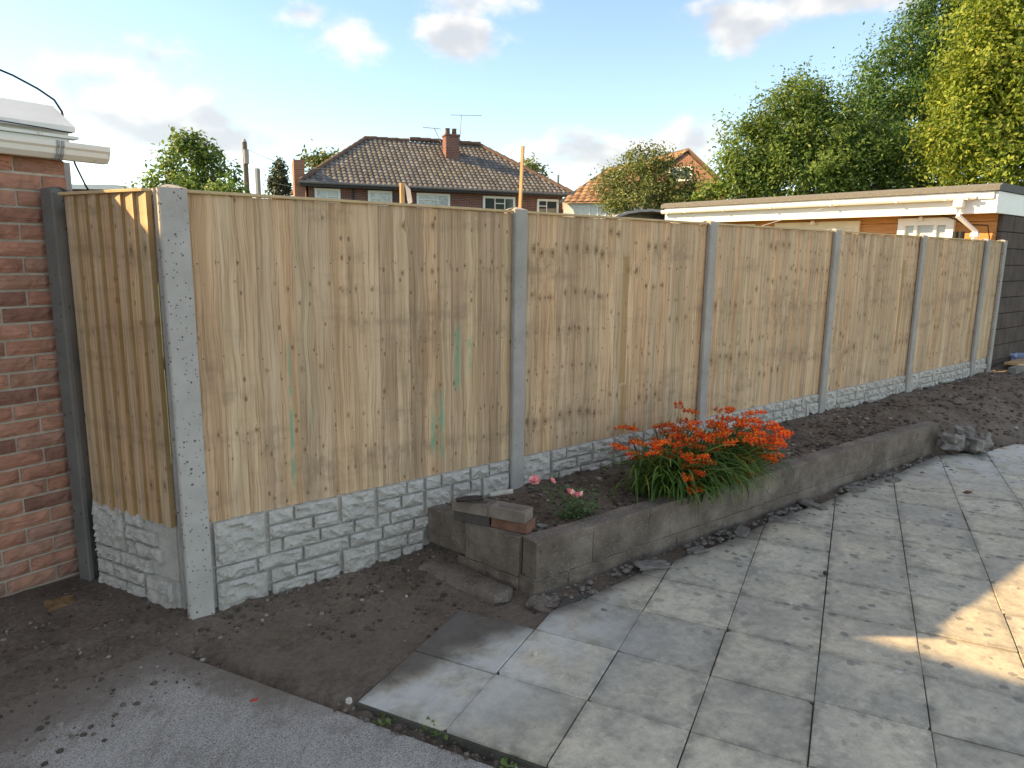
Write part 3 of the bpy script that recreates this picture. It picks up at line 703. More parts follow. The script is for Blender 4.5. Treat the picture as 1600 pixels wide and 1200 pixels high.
# ------------------------------------------------------------------ stacked bricks, trowel
def loose_brick(label, c, ang, mat, frog=False, seed=0):
    t = MB(); L, Wd, H = .215, .1025, .060
    if not frog:
        t.box((-L / 2, -Wd / 2, 0), (L / 2, Wd / 2, H))
    else:
        o = [(-L / 2, -Wd / 2), (L / 2, -Wd / 2), (L / 2, Wd / 2), (-L / 2, Wd / 2)]; i1 = [(a * .80, b * .66) for a, b in o]; i2 = [(a * .66, b * .42) for a, b in o]
        vs = [(a, b, 0) for a, b in o] + [(a, b, H) for a, b in o] + [(a, b, H) for a, b in i1] + [(a, b, H - .018) for a, b in i2]
        fs = [(0, 3, 2, 1)] + [(i, (i + 1) % 4, 4 + (i + 1) % 4, 4 + i) for i in range(4)] + [(4 + i, 4 + (i + 1) % 4, 8 + (i + 1) % 4, 8 + i) for i in range(4)] + [(8 + i, 8 + (i + 1) % 4, 12 + (i + 1) % 4, 12 + i) for i in range(4)] + [(12, 13, 14, 15)]
        t.add(vs, fs)
    o = t.build('loose_brick', mat, None, c, ang, bevel=.0035 if not frog else 0); tag(o, label, 'brick', 'bricks stacked on the bed corner'); return o
OLDBR = plain('mortar_smeared_brick', (.26, .215, .175), .95, .28, 14, .7); DKBR = plain('dark_old_brick', (.105, .09, .08), .95, .25, 14, .7); REDBR = plain('old_red_brick', (.24, .125, .085), .95, .3, 18, .7)
ba = math.atan2(-.205, .10) ; bd = Vector((math.cos(ba), math.sin(ba), 0))
b0 = Vector((1.305, -.395, .2725)); b1 = b0 + bd * .222
loose_brick('dark lower brick of the stack, farther from the bed corner', b0 + Vector((.012, .004, 0)), ba + .03, DKBR)
loose_brick('reddish lower brick of the stack, at the bed corner', b1 + Vector((.014, -.004, 0)), ba - .03, REDBR)
loose_brick('hollowed top brick of the stack holding the trowel blade', b0 + Vector((0, 0, .0615)), ba + .02, OLDBR, True)
loose_brick('hollowed top brick of the stack nearest the bed corner', b1 + Vector((-.002, 0, .0615)), ba - .015, OLDBR, True)
tw = thing('garden_trowel', 'old garden trowel with pale handle lying across the bricks', 'trowel', b0 + bd * .06 + Vector((0, .01, .124)), math.atan2(-.10, .17) + .25)
m = MB(); vs = []; fs = []
for i in range(9):
    u = i / 8; w = .036 * math.sin(math.pi * min(1, u * .62 + .10)) ** .7 * (1 if u < .8 else 1 - .25 * (u - .8) / .2)
    for j in range(7):
        v = j / 6 * 2 - 1; vs.append((-.15 + .15 * u, v * w, .010 + .016 * v * v - .004 * u))
for i in range(8):
    for j in range(6): a = i * 7 + j; fs.append((a, a + 1, a + 8, a + 7))
m.add(vs, fs, True); me = m.mesh('blade'); blade = link('blade', me, plain('rusty_steel', (.06, .048, .04), .6, .3, 30, .3), tw)
sm = blade.modifiers.new('s', 'SOLIDIFY'); sm.thickness = .002
MB().tube([(-.005, 0, .012), (.02, 0, .026), (.045, 0, .028)], [.007, .006, .009]).build('neck', plain('old_steel', (.16, .15, .14), .5, .2, 30), tw)
MB().tube([(.04, 0, .028), (.06, 0, .030), (.10, 0, .033), (.15, 0, .033), (.172, 0, .033), (.175, 0, .033)], [.011, .014, .0155, .0145, .015, .009], 10).build('handle', plain('pale_old_wood', (.42, .39, .34), .8, .2, 30), tw)
lump('pebble', 'small pale stone beside the rose stem', 'stone', aty(846, 826, -.62) + Vector((0, 0, .0)), (.055, .05, .05), RUB, 91)
lump('loose_rock', 'brown sandstone lump on dark earth below the brick wall', 'stone', (-.555, .43, .008), (.13, .085, .075), plain('sandstone', (.25, .155, .075), .9, .5, 16, .8), 93, rot=(.1, .1, .3), rough=.28)
lump('loose_rock', 'grey flat stone in the earth left of the corner post', 'stone', (-.20, .26, .0), (.15, .12, .05), RUB, 94, rot=(0, 0, .8))

# ------------------------------------------------------------------ plants in the bed
def strap(m, base, az, length, lean, w, rnd, droop=1.0, up0=1.25):
    n = 6; p = Vector(base); el = up0; d = Vector((math.cos(az), math.sin(az), 0)); side = Vector((-d.y, d.x, 0)); vs = []
    tw_ = rnd.uniform(-.5, .5)
    for i in range(n + 1):
        u = i / n; ww = w * (.55 + .9 * u) * (1 - u ** 2.2) + .0006
        sd2 = (side * math.cos(tw_ * u) + Vector((0, 0, 1)) * math.sin(tw_ * u))
        vs += [p - sd2 * ww, p + Vector((0, 0, -.25 * ww)), p + sd2 * ww]
        p = p + (d * math.cos(el) + Vector((0, 0, 1)) * math.sin(el)) * (length / n); el -= lean * droop * (.5 + u) / n * 1.7
    fs = []
    for i in range(n):
        for k in range(2): a = i * 3 + k; fs.append((a, a + 1, a + 4, a + 3))
    m.add(vs, fs, True)
cr = thing('crocosmia_plant', 'clump of orange flowering crocosmia with arching strap leaves in raised bed', 'plant', (2.79, -.62, .235))
rnd = random.Random(12); m = MB()
for k in range(1700):
    u = rnd.random(); bx = -.30 + .74 * u + rnd.gauss(0, .05); by = rnd.gauss(0, .085) - .05
    fr = rnd.random()
    if fr < .40: az = rnd.gauss(-1.1, .8)
    elif fr < .68: az = rnd.gauss(-.05, .5)
    else: az = rnd.uniform(0, 6.28)
    strap(m, (bx, by, 0), az, rnd.uniform(.28, .56), rnd.uniform(.9, 2.4), rnd.uniform(.0045, .0095), rnd, up0=rnd.uniform(.9, 1.5))
m.build('foliage', LEAF_STRAP, cr)
def flower_mesh(seed):
    r = random.Random(seed); m = MB(); pts = []
    L = r.uniform(.15, .22); pts = [Vector((0, 0, 0)), Vector((.35 * L, 0, .10 * L)), Vector((.7 * L, 0, .12 * L)), Vector((L, 0, .02 * L))]
    for k in range(r.randint(5, 8)):
        u = .30 + .70 * k / 9; u = min(u, 1); i = min(2, int(u * 3)); f = u * 3 - i; p = pts[i].lerp(pts[i + 1], f)
        sgn = 1 if k % 2 else -1; ax = Vector((.55, sgn * .75, .55 - .5 * u)).normalized()
        open_ = 1 - max(0, u - .65) * 2.2
        ln = .025 * (.5 + .5 * open_); c = p + ax * .012
        a = ax.cross(Vector((0, 0, 1))).normalized(); b = ax.cross(a)
        m.tube([p, p + ax * .016], [.0016, .004], 4, False)
        for q in range(6):
            t = q / 6 * 6.283 + r.random() * .3; rad = a * math.cos(t) + b * math.sin(t); sd2 = ax.cross(rad)
            tip = c + ax * ln * (.95 - .35 * open_) + rad * ln * (.25 + .62 * open_); mid = c + ax * ln * .6 + rad * ln * .32 * (.4 + open_)
            m.add([c, mid - sd2 * .0048, tip, mid + sd2 * .0048], [(0, 1, 2, 3)])
    return m.mesh('blossoms')
fl_me = [flower_mesh(k) for k in range(7)]
STEMG = plain('flower_stem_green', (.10, .13, .035), .6, .2, 20)
rnd = random.Random(5)
for k in range(165):
    u = rnd.random(); big = rnd.random()
    bx = -.30 + .72 * u; by = rnd.gauss(-.03, .07)
    # tips: spread over the clump, most towards the right (+x) and the fence side
    tx = bx + rnd.gauss(.20 if u > .35 else .02, .17); ty = by + rnd.gauss(-.03, .17); tz = rnd.uniform(.17, .43) - .14 * max(0, tx - .55) - (.08 if ty < -.2 else 0)
    if u > .55 and big < .5: tx += .16; tz = rnd.uniform(.10, .34)
    if tx < -.12: tz *= .78
    tx = max(-.34 + .22 * rnd.random(), min(.74 - .1 * rnd.random(), tx)); ty = max(-.26, min(.30, ty))
    a = Vector((bx, by, 0)); c = Vector((tx, ty, tz)); md = a.lerp(c, .55) + Vector((0, 0, .10))
    pts = [a, a.lerp(md, .5) + Vector((0, 0, .02)), md, md.lerp(c, .6) + Vector((0, 0, .018)), c]
    s = MB().tube(pts, [.003, .0026, .0022, .0018, .0014], 4, False).build('flower_stem', STEMG, cr)
    az = math.atan2(c.y - md.y, c.x - md.x)
    link('blossoms', fl_me[rnd.randrange(7)], PETAL_OR, s, c - Vector((math.cos(az), math.sin(az), 0)) * .07, (rnd.uniform(-.4, .4), rnd.uniform(-.25, .35), az + rnd.uniform(-.4, .4)))
# rose bush
rb = thing('rose_bush', 'small rose bush with four pink blooms beside the stacked bricks', 'plant', (1.80, -.60, .235))
rnd = random.Random(8); fl = [aty(835, 752, -.52), aty(862, 752, -.50), aty(891, 772, -.60), aty(905, 776, -.62)]
st = MB(); lv = MB()
for f in fl:
    e = f - Vector(rb.location); p0 = Vector((.01, -.02, 0)); md = p0.lerp(e, .5) + Vector((rnd.uniform(-.02, .02), 0, .03)); st.tube([p0, md, e], [.004, .003, .002], 5)
    for q in range(14): u = rnd.uniform(.15, .93); c = (p0.lerp(md, u * 2) if u < .5 else md.lerp(e, u * 2 - 1)); lv.v and None; 
    for q in range(26):
        u = rnd.uniform(.1, .95); c = (p0.lerp(md, u * 2) if u < .5 else md.lerp(e, u * 2 - 1)) + Vector((rnd.gauss(0, .035), rnd.gauss(0, .035), rnd.gauss(0, .02)))
        d = Vector((rnd.gauss(0, 1), rnd.gauss(0, 1), rnd.gauss(.1, .5))).normalized(); s_ = d.cross(Vector((0, 0, 1))).normalized(); L = rnd.uniform(.018, .036)
        lv.add([c, c + d * L * .5 - s_ * L * .34, c + d * L, c + d * L * .5 + s_ * L * .34], [(0, 1, 2), (0, 2, 3)])
for q in range(260):
    c = Vector((rnd.gauss(.07, .065), rnd.gauss(-.03, .055), abs(rnd.gauss(.05, .065)))); d = Vector((rnd.gauss(0, 1), rnd.gauss(0, 1), rnd.gauss(.1, .5))).normalized(); s_ = d.cross(Vector((0, 0, 1))).normalized(); L = rnd.uniform(.02, .04)
    lv.add([c, c + d * L * .5 - s_ * L * .34, c + d * L, c + d * L * .5 + s_ * L * .34], [(0, 1, 2), (0, 2, 3)])
st.build('stem', STEMG, rb); lv.build('foliage', LEAF_ROSE, rb)
def rose_head(seed, r0):
    r = random.Random(seed); m = MB()
    for lay, (n, rad, op) in enumerate([(5, r0 * .35, .25), (6, r0 * .62, .6), (7, r0 * .95, 1.0)]):
        for k in range(n):
            t = k / n * 6.283 + lay * .5; d = Vector((math.cos(t), math.sin(t), 0)); s_ = Vector((-d.y, d.x, 0)); h = r0 * (1.0 - .5 * op)
            m.add([d * rad * .2, d * rad * .7 - s_ * rad * .5 + Vector((0, 0, h * .7)), d * rad * 1.0 + Vector((0, 0, h)) + d * .002 * r.random(), d * rad * .7 + s_ * rad * .5 + Vector((0, 0, h * .7))], [(0, 1, 2), (0, 2, 3)])
    return m.mesh('flower')
for k, f in enumerate(fl): link('flower', rose_head(k, .036 if k != 1 else .024), PETAL_PK, rb, f - Vector(rb.location), (.5 + .2 * k, -.4, k))
# weeds in the joint
for k, (px, py, l) in enumerate([(597, 1127, 'tiny green weed in the joint, farthest left'), (672, 1140, 'broad-leaved green weed at the paving edge'), (690, 1148, 'second small weed next to the broad-leaved one'), (795, 1190, 'green weed in the joint at the bottom edge')]):
    p = atz(px, py, -.02); w = thing('weed', l, 'weed', p); m = MB(); rnd = random.Random(k)
    for q in range((14, 8, 12, 22)[k]):
        a = rnd.uniform(0, 6.28); d = Vector((math.cos(a), math.sin(a), rnd.uniform(.2, .9))).normalized(); s_ = d.cross(Vector((0, 0, 1))).normalized(); L = rnd.uniform(.012, .03) * (1.5 if k == 1 else 1)
        c = Vector((rnd.gauss(0, .018), rnd.gauss(0, .018), 0)); m.add([c, c + d * L * .5 - s_ * L * .35, c + d * L, c + d * L * .5 + s_ * L * .35], [(0, 1, 2), (0, 2, 3)])
    m.build('foliage', LEAF_MID, w)
# fallen petal and chips on the ground
def chip(px, py, label, col, s, k):
    lump('litter_chip', label, 'debris', atz(px, py, 0) + Vector((0, 0, .006)), s, plain('chip_%d' % k, col, .8), 200 + k, rot=(0, 0, k))
chip(397, 1096, 'red petal fallen on the grey yard concrete', (.5, .05, .03), (.03, .012, .004), 0)
chip(836, 1022, 'pale snail shell chip on the paving', (.62, .58, .48), (.03, .022, .016), 1)
chip(545, 1097, 'cream stone chip at the concrete edge', (.6, .56, .48), (.025, .022, .018), 2)
chip(1512, 770, 'brown dead leaf on the far paving', (.14, .06, .04), (.07, .04, .006), 3)
chip(1290, 897, 'dark crumb lying on the paving joint', (.06, .055, .05), (.03, .02, .015), 4)

# ------------------------------------------------------------------ brick extension at the left
WA = R(16); wd = Vector((math.cos(WA), math.sin(WA), 0)); wn = Vector((wd.y, -wd.x, 0)); WP = Vector((-.40, .74, 0))
ext = thing('brick_extension', 'red brick extension with white gutter at the left edge', 'building', WP, WA)
brick_me = []
for k in range(8):
    for L in (.215, .1025):
        nx, nz = (8, 3) if L > .2 else (4, 3); vs = []; fs = []
        for j in range(nz + 1):
            for i in range(nx + 1):
                x_ = i / nx * L; z_ = j / nz * .0655; e = i in (0, nx) or j in (0, nz)
                y_ = -.006 * (.5 + noise.noise(Vector((x_ * 25 + k * 9, z_ * 60, k)))) - .004 if not e else .002 * noise.noise(Vector((x_ * 40 + k, z_ * 40, 3)))
                vs.append((x_ + (.002 * noise.noise(Vector((z_ * 50, k, i))) if e else 0), y_, z_ + (.002 * noise.noise(Vector((x_ * 30, k * 3, j))) if e else 0)))
        n0 = len(vs); vs += [(x, .05, z) for x, y, z in vs[:]]
        for j in range(nz):
            for i in range(nx): a = j * (nx + 1) + i; fs.append((a, a + 1, a + nx + 2, a + nx + 1))
        ringi = [i for i in range(nx + 1)] + [j * (nx + 1) + nx for j in range(1, nz + 1)] + [nz * (nx + 1) + i for i in range(nx - 1, -1, -1)] + [j * (nx + 1) for j in range(nz - 1, 0, -1)]
        for a, b in zip(ringi, ringi[1:] + ringi[:1]): fs.append((b, a, a + n0, b + n0))
        m = MB(); m.add(vs, fs); brick_me.append(m.mesh('brick'))
rnd = random.Random(21); CH = .0775; EXEND = .085
MB().box((-1.3, .006, -.1), (EXEND - .004, .2, 2.19)).build('wall', MORTAR, ext)
MB().box((-7, .012, -.1), (-1.302, .21, 2.19)).build('wall', farbrick('extension_brick', (.33, .14, .10), (.22, .09, .07), (.28, .24, .2), WA), ext)
MB().box((EXEND - .18, .205, -.1), (EXEND - .002, 4.5, 2.19)).build('wall', farbrick('extension_brick_side', (.33, .14, .10), (.22, .09, .07), (.28, .24, .2), WA + math.pi / 2), ext)
for c_ in range(29):
    z_ = -.03 + c_ * CH
    x_ = EXEND - (.215 if c_ % 2 else .1025)
    first = True
    while x_ > -1.3:
        L = .215 if (not first or c_ % 2) else .1025
        o = link('brick', brick_me[rnd.randrange(8) * 2 + (0 if L > .2 else 1)], BRICK, ext, (x_, rnd.uniform(-.002, .003), z_), (rnd.uniform(-.006, .006), rnd.uniform(-.006, .006), rnd.uniform(-.006, .006)))
        o['seed'] = rnd.random(); first = False; x_ -= .225
# eaves: fascia, gutter, raked white roof edge
MB().box((-7, -.012, 2.165), (EXEND + .03, .02, 2.234)).build('fascia', OLDWHITE, ext, bevel=.003)
gut = [(-.012, 2.205), (-.020, 2.150), (-.045, 2.128), (-.085, 2.128), (-.108, 2.150), (-.112, 2.172), (-.122, 2.182), (-.122, 2.205), (-.116, 2.205), (-.112, 2.188), (-.100, 2.172), (-.096, 2.152), (-.08, 2.138), (-.05, 2.138), (-.028, 2.155), (-.020, 2.205)]
MB().prism(gut, 'x', -7, .25).build('gutter', OLDWHITE, ext)
MB().prism([(-.013, 2.204), (-.021, 2.150), (-.045, 2.129), (-.085, 2.129), (-.107, 2.150), (-.121, 2.183), (-.121, 2.204)], 'x', .246, .252).build('gutter_stop_end', OLDWHITE, ext)
brk = MB()
for s_ in (.015, .035): brk.prism([(a * 1.04 - .001, b + (-.004 if b < 2.16 else .002)) for a, b in gut], 'x', s_ - .006, s_ + .006)
brk.build('gutter_union', GREYM, ext)
MB().prism([(.13, 2.25), (.13, 2.268), (-.76, 2.285), (-7, 2.285), (-7, 2.25)], 'y', .03, .06).build('verge_board', WHITE, ext)
MB().prism([(-.012, 2.27), (-.014, 2.294), (.20, 2.415), (4.4, 2.46), (4.4, 2.27)], 'x', -7, .145).build('roof_sheet', WHITE, ext)
MB().prism([(-1.25, 2.307), (-1.45, 2.64), (-2.2, 4.1), (-8, 4.1), (-8, -.1), (-7.01, -.1), (-7.01, 2.307)], 'y', .03, 5).build('shadow_gable', farbrick('shadow_gable_brick', (.33, .15, .11), (.24, .1, .08), (.3, .27, .23), WA), ext)  # unseen gable added to cast shade; its slope bounds the paving's sun patch
MB().prism([(.15, 2.235), (.15, 2.248), (-7, 2.248), (-7, 2.235)], 'y', -.03, .028).build('drip_trim', OLDWHITE, ext)
MB().tube([(.52, .42, 1.80), (.40, .34, 1.93), (.30, .27, 2.04), (.23, .21, 2.14), (.18, .15, 2.22), (.165, .13, 2.30), (.15, .12, 2.38), (.12, .12, 2.43), (.05, .12, 2.47), (-.05, .12, 2.51), (-.2, .12, 2.55), (-.42, .12, 2.59), (-.65, .12, 2.61), (-.9, .12, 2.62)], .005, 6).build('cable', BLACK, ext)
MB().tube([(.12, -.034, 2.262), (.0, -.034, 2.268), (-.2, -.034, 2.274), (-.7, -.034, 2.28)], .003, 5).build('cable', BLACK, ext)
MB().box((.255, .42, 1.2), (.295, .46, 2.17)).build('support_post', GREYM, ext)
# ------------------------------------------------------------------ outbuilding at the right
shed = thing('outbuilding', 'flat-roofed timber outbuilding with white fascia behind the far fence', 'building', (0, 0, 0))
ORANGE = plain('varnished_timber', (.46, .21, .055), .55, .2, 3, .1); 
def clad(t):
    p = t.pos(); x, y, z = t.sep(p); g = t.noise(t.comb(t.math('MULTIPLY', x, 6), t.math('MULTIPLY', y, 3), t.math('MULTIPLY', z, 50)), 1, 4)
    return t.ramp(g, [(.3, (.36, .155, .04)), (.7, (.54, .27, .085))]), .55, t.bump(g, .2, .004)
CLAD = material('orange_cladding', clad)
SX = 10.15; YL = 5.45
MB().box((SX + .05, .12, -.1), (15.2, YL, 2.34)).build('wall', plain('inner_wall', (.25, .2, .15), .9), shed)
z_ = -.05
while z_ < 2.32:
    MB().prism([(SX + .05, z_), (SX + .028, z_ + .004), (SX + .038, z_ + .138), (SX + .05, z_ + .142)], 'y', .125, YL - .005).build('cladding_board', CLAD, shed); z_ += .143
MB().box((9.86, .10, 2.325), (9.885, YL, 2.52)).build('fascia_board', WHITE, shed, bevel=.003)
MB().box((9.835, .085, 2.505), (9.858, YL, 2.60)).build('fascia_board', WHITE, shed, bevel=.003)
MB().box((9.89, .11, 2.335), (15.2, YL, 2.36)).build('soffit', WHITE, shed)
MB().box((9.86, .045, 2.325), (15.3, .098, 2.60)).build('side_fascia', WHITE, shed, bevel=.003)
FELT = plain('roofing_felt', (.17, .165, .155), .95, .2, 25, .6)
m = MB(); m.prism([(9.80, 2.604), (9.80, 2.66), (9.90, 2.70), (15.3, 2.72), (15.3, 2.604)], 'y', .02, YL + .06); m.build('roof', FELT, shed)
# gutter with brackets, hopper and cranked downpipe
gy = [(9.832, 2.545), (9.80, 2.50), (9.755, 2.50), (9.735, 2.525), (9.735, 2.56), (9.742, 2.56), (9.745, 2.53), (9.76, 2.51), (9.798, 2.51), (9.824, 2.56)]
MB().prism(gy, 'y', .28, YL).build('gutter', WHITE, shed)
for yy in (.36, .62, 1.25, 2.2, 3.2, 4.1, 4.9, 5.3):
    MB().box((9.728, yy - .018, 2.494), (9.834, yy + .018, 2.566)).build('gutter_bracket', WHITE, shed, bevel=.006)
MB().box((9.73, .40, 2.40), (9.83, .52, 2.499)).build('gutter_outlet', WHITE, shed, bevel=.01)
MB().tube([(9.78, .46, 2.42), (9.78, .46, 2.30), (9.98, .30, 2.10), (9.98, .30, 1.0), (9.98, .30, .1)], .036, 4, smooth=False).build('downpipe', WHITE, shed)
MB().box((9.94, .255, 2.03), (10.03, .345, 2.08)).build('pipe_collar', WHITE, shed)
# window and doors in the timber front
def window(parent, frame_fn, u0, u1, z0, z1, bars=(), fr=.05, glass=GLASS, mat=WHITE, curtain=False, trans=None):
    """frame_fn(u, depth, z) -> point; outward is negative depth"""
    def bx(name, a0, a1, b0, b1, d0, d1, mt, par):
        pts = [frame_fn(u, d, z) for z in (b0, b1) for d in (d0, d1) for u in (a0, a1)]
        m = MB(); m.add(pts, [(0, 1, 3, 2), (4, 6, 7, 5), (0, 4, 5, 1), (2, 3, 7, 6), (0, 2, 6, 4), (1, 5, 7, 3)]); return m.build(name, mt, par)
    f = None
    m = MB()
    for (a0, a1, b0, b1) in ((u0, u1, z0, z0 + fr), (u0, u1, z1 - fr, z1), (u0, u0 + fr, z0 + fr, z1 - fr), (u1 - fr, u1, z0 + fr, z1 - fr)):
        pts = [frame_fn(u, d, z) for z in (b0, b1) for d in (-.04, .04) for u in (a0, a1)]
        m.add(pts, [(0, 1, 3, 2), (4, 6, 7, 5), (0, 4, 5, 1), (2, 3, 7, 6), (0, 2, 6, 4), (1, 5, 7, 3)])
    w = m.build('window', mat, parent)
    bx('pane', u0 + fr, u1 - fr, z0 + fr, z1 - fr, .012, .018, glass, w)
    if curtain: bx('net_curtain', u0 + fr, u1 - fr, z0 + fr, z1 - fr, .022, .03, CURTAIN, w)
    for bu in bars: bx('glazing_bar', bu - .02, bu + .02, z0 + fr, z1 - fr, -.03, .011, mat, w)
    if trans:
        for (a0, a1, zz) in trans: bx('glazing_bar', a0, a1, zz - .02, zz + .02, -.03, .0105, mat, w)
    return w
sf = lambda u, d, z: Vector((SX + .01 + d, u, z))
LACE = plain('pale_blind', (.50, .58, .62), .7, .1, 6)
window(shed, sf, .62, 1.36, 1.1, 2.30, (.86, 1.12), .10, glass=LACE)
dr = MB().box((SX - .01, 1.93, 0), (SX + .03, 3.35, 2.29)).build('door', plain('cream_door', (.70, .62, .46), .5, .08, 4), shed)
for (a0, a1) in ((2.02, 2.58), (2.70, 3.26)): MB().box((SX - .018, a0, 1.2), (SX - .011, a1, 2.18)).build('panel', plain('cream_door_panel', (.66, .57, .40), .5, .08, 4), dr, bevel=.003)
MB().box((SX - .01, 3.72, 0), (SX + .03, 4.9, 2.29)).build('door', plain('cream_door_2', (.72, .64, .50), .5, .08, 4), shed)
for yy, zz in ((1.05, 2.29), (2.66, 2.28)):
    l = MB().tube([(SX - .05, yy, zz + .03), (SX - .05, yy, zz - .03)], [.02, .05], 8).build('wall_light', WHITE, shed)
for yy in (.46, .53):
    MB().tube([(9.98, yy, 1.5), (9.98, yy, 2.10)], .04, 10).build('vent_pipe', BLACK, shed)
MB().tube([(10.1, .85, 2.36), (10.1, .6, 2.27), (10.1, .5, 2.20), (10.1, .2, 2.18), (10.1, .16, 2.0), (10.1, .16, 1.5)], .008, 5).build('cable', BLACK, shed)
# dark painted block side wall, block by block
DKBLK = plain('dark_painted_block', (.105, .078, .064), .85, .25, 5, .5)
rnd = random.Random(4)
MB().box((10.21, .115, -.1), (15.2, .119, 2.32)).build('mortar_joint', plain('dark_mortar', (.035, .03, .028), .95), shed)
for r_ in range(11):
    z_ = -.10 + r_ * .22; x_ = 10.2 - (.22 if r_ % 2 else 0)
    while x_ < 13.6:
        a0 = max(x_ + .004, 10.205); a1 = x_ + .446
        if a1 - a0 > .05:
            MB().box((a0, .062 + rnd.uniform(-.002, .002), z_ + .004), (a1, .114, z_ + .216)).build('block', DKBLK, shed, bevel=.004)
        x_ += .45
# low kerb in front of it, rubbish
kb = MB().box((10.13, -.34, .0), (13, -.24, .33)).build('low_kerb', plain('kerb_concrete', (.24, .225, .20), .95, .2, 12, .5), None, bevel=.006); tag(kb, 'low concrete edging in front of the dark block wall', 'kerb')
kb2 = MB().box((10.6, -.235, .30), (13, -.05, .335)).build('timber_plank', RAWWOOD, None, bevel=.004); tag(kb2, 'timber plank lying behind the low edging', 'plank')
lump('rubbish_bag', 'crumpled blue and white rubbish by the dark wall', 'rubbish', (11.35, -.02, .33), (.28, .16, .14), plain('blue_white_plastic', (.35, .42, .60), .4, .5, 14, .6), 301, rough=.3)
ww = MB().box((13.3, -.25, -.1), (13.5, .05, 1.2)).build('pale_post', plain('pale_render', (.55, .53, .48), .8), None, bevel=.01); tag(ww, 'pale rendered pier beyond the dark wall', 'pier')

# ------------------------------------------------------------------ semi-detached house
L_ = Vector((11.108, 25.459, 0)); hu = Vector((11.458, -3.926, 0)).normalized(); hv = Vector((-hu.y, hu.x, 0)); HA = math.atan2(hu.y, hu.x); EZ = 4.56
house = thing('semi_detached_house', 'red brick semi-detached house with hipped brown tiled roof behind fence', 'building', L_, HA)
HB = farbrick('house_red_brick', (.20, .075, .058), (.13, .05, .042), (.26, .21, .18), HA)
HB2 = farbrick('house_gable_brick', (.34, .15, .09), (.26, .11, .07), (.3, .25, .2), HA + math.pi / 2)
HW, HD = 12.1, 7.6; RI0, RI1, RZ = 3.25, 8.85, 6.98
m = MB(); m.box((.30, .30, -.15), (HW - .3, HD - .3, EZ - .02)); m.build('wall', HB, house)
def tile_mat(t):
    i = t.island(); p = t.pos(); n = t.noise(p, 1.0, 4)
    c = t.ramp(i, [(0, (.105, .096, .090)), (.5, (.14, .130, .123)), (1, (.20, .188, .178))])
    c = t.mix(t.math('MULTIPLY', t.rng(n, .50, .68), .35), c, (.17, .155, .10))
    return c, .6, None
TILE = material('brown_roof_tiles', tile_mat); TILE2 = plain('ridge_tile', (.16, .105, .08), .8, .2, 5)
def roof_plane(parent, e0, e1, r0, r1, tw, gauge, name='roof_tiles', mat=TILE):
    """tiles laid over the quad e0-e1 (eaves) to r0-r1 (ridge); each tile is an S-curved piece with its own lip"""
    U = (e1 - e0).normalized(); mid_e = (e0 + e1) / 2; V = ((r0 + r1) / 2 - mid_e); V = (V - U * V.dot(U)); SLn = V.length; V.normalize(); Nn = U.cross(V)
    if Nn.z < 0: Nn = -Nn
    m = MB(); rows = int(SLn / gauge)
    for r_ in range(rows + 1):
        v0 = r_ * gauge; v1 = min(v0 + gauge * 1.12, SLn); f = (v0 + gauge * .5) / SLn
        a = (e0 + (r0 - e0) * min(f, 1) - e0).dot(U); b = (e1 + (r1 - e1) * min(f, 1) - e0).dot(U)
        k0 = int(a / tw) - 1
        for k in range(k0, int(b / tw) + 2):
            u0 = k * tw; u1 = u0 + tw * 1.02
            if u0 < a - .02 or u1 > b + .06: continue
            vs = []
            for (vv_, lift) in ((v0, .035), (v1, .006)):
                for q in range(6):
                    s = q / 5; hgt = .038 * math.sin(s * math.pi) ** 1.0 if s < .62 else .038 * math.sin(.62 * math.pi) * (1 - (s - .62) / .38) - .006
                    vs.append(e0 + U * (u0 + (u1 - u0) * s) + V * vv_ + Nn * (hgt + lift))
            n = 6; low_ = [e0 + U * (u0 + (u1 - u0) * q / 5) + V * v0 for q in range(6)]; vs += low_
            fs = [(q, q + 1, n + q + 1, n + q) for q in range(5)] + [(12 + q, 13 + q, q + 1, q) for q in range(5)]
            m.add(vs, fs)
    o = m.build(name, mat, parent); stuff(o)
    MB().add([e0, e1, r1, r0], [(0, 1, 2, 3)]).build('roof_underlay', DARKPAINT, parent)
    return o
E_ = [Vector((-.05, -.05, EZ)), Vector((HW + .05, -.05, EZ)), Vector((HW + .05, HD + .05, EZ)), Vector((-.05, HD + .05, EZ))]; R0 = Vector((RI0, HD / 2, RZ)); R1 = Vector((RI1, HD / 2, RZ))
roof_plane(house, E_[0], E_[1], R0, R1, .225, .27)
roof_plane(house, E_[1], E_[2], R1, R1 + Vector((0, .001, 0)), .225, .27); roof_plane(house, E_[3], E_[0], R0, R0 + Vector((0, -.001, 0)), .225, .27)
MB().add([E_[2], E_[3], R0, R1], [(0, 1, 2, 3)]).build('roof', TILE2, house)
for a, b in ((R0, R0.lerp(R1, .365)), (R0.lerp(R1, .37) + Vector((0, 0, .10)), R1 + Vector((0, 0, .07))), (E_[0], R0), (E_[1], R1)):
    n = max(3, int((b - a).length / .45)); m = MB()
    for k in range(n): m.tube([a.lerp(b, k / n) + Vector((0, 0, .03)), a.lerp(b, (k + .97) / n) + Vector((0, 0, .045))], [.10, .115], 8)
    m.build('ridge_tiles', TILE2, house)
MB().box((-.05, -.10, EZ - .16), (HW + .05, .0, EZ - .02)).build('fascia', DARKPAINT, house)
MB().tube([(-.1, -.15, EZ - .02), (HW + .1, -.15, EZ - .04)], .055, 8).build('gutter', plain('grey_gutter', (.16, .16, .165), .5), house)
hf = lambda u, d, z: Vector((u, .30 + d - .02, z))
GD = GLASS
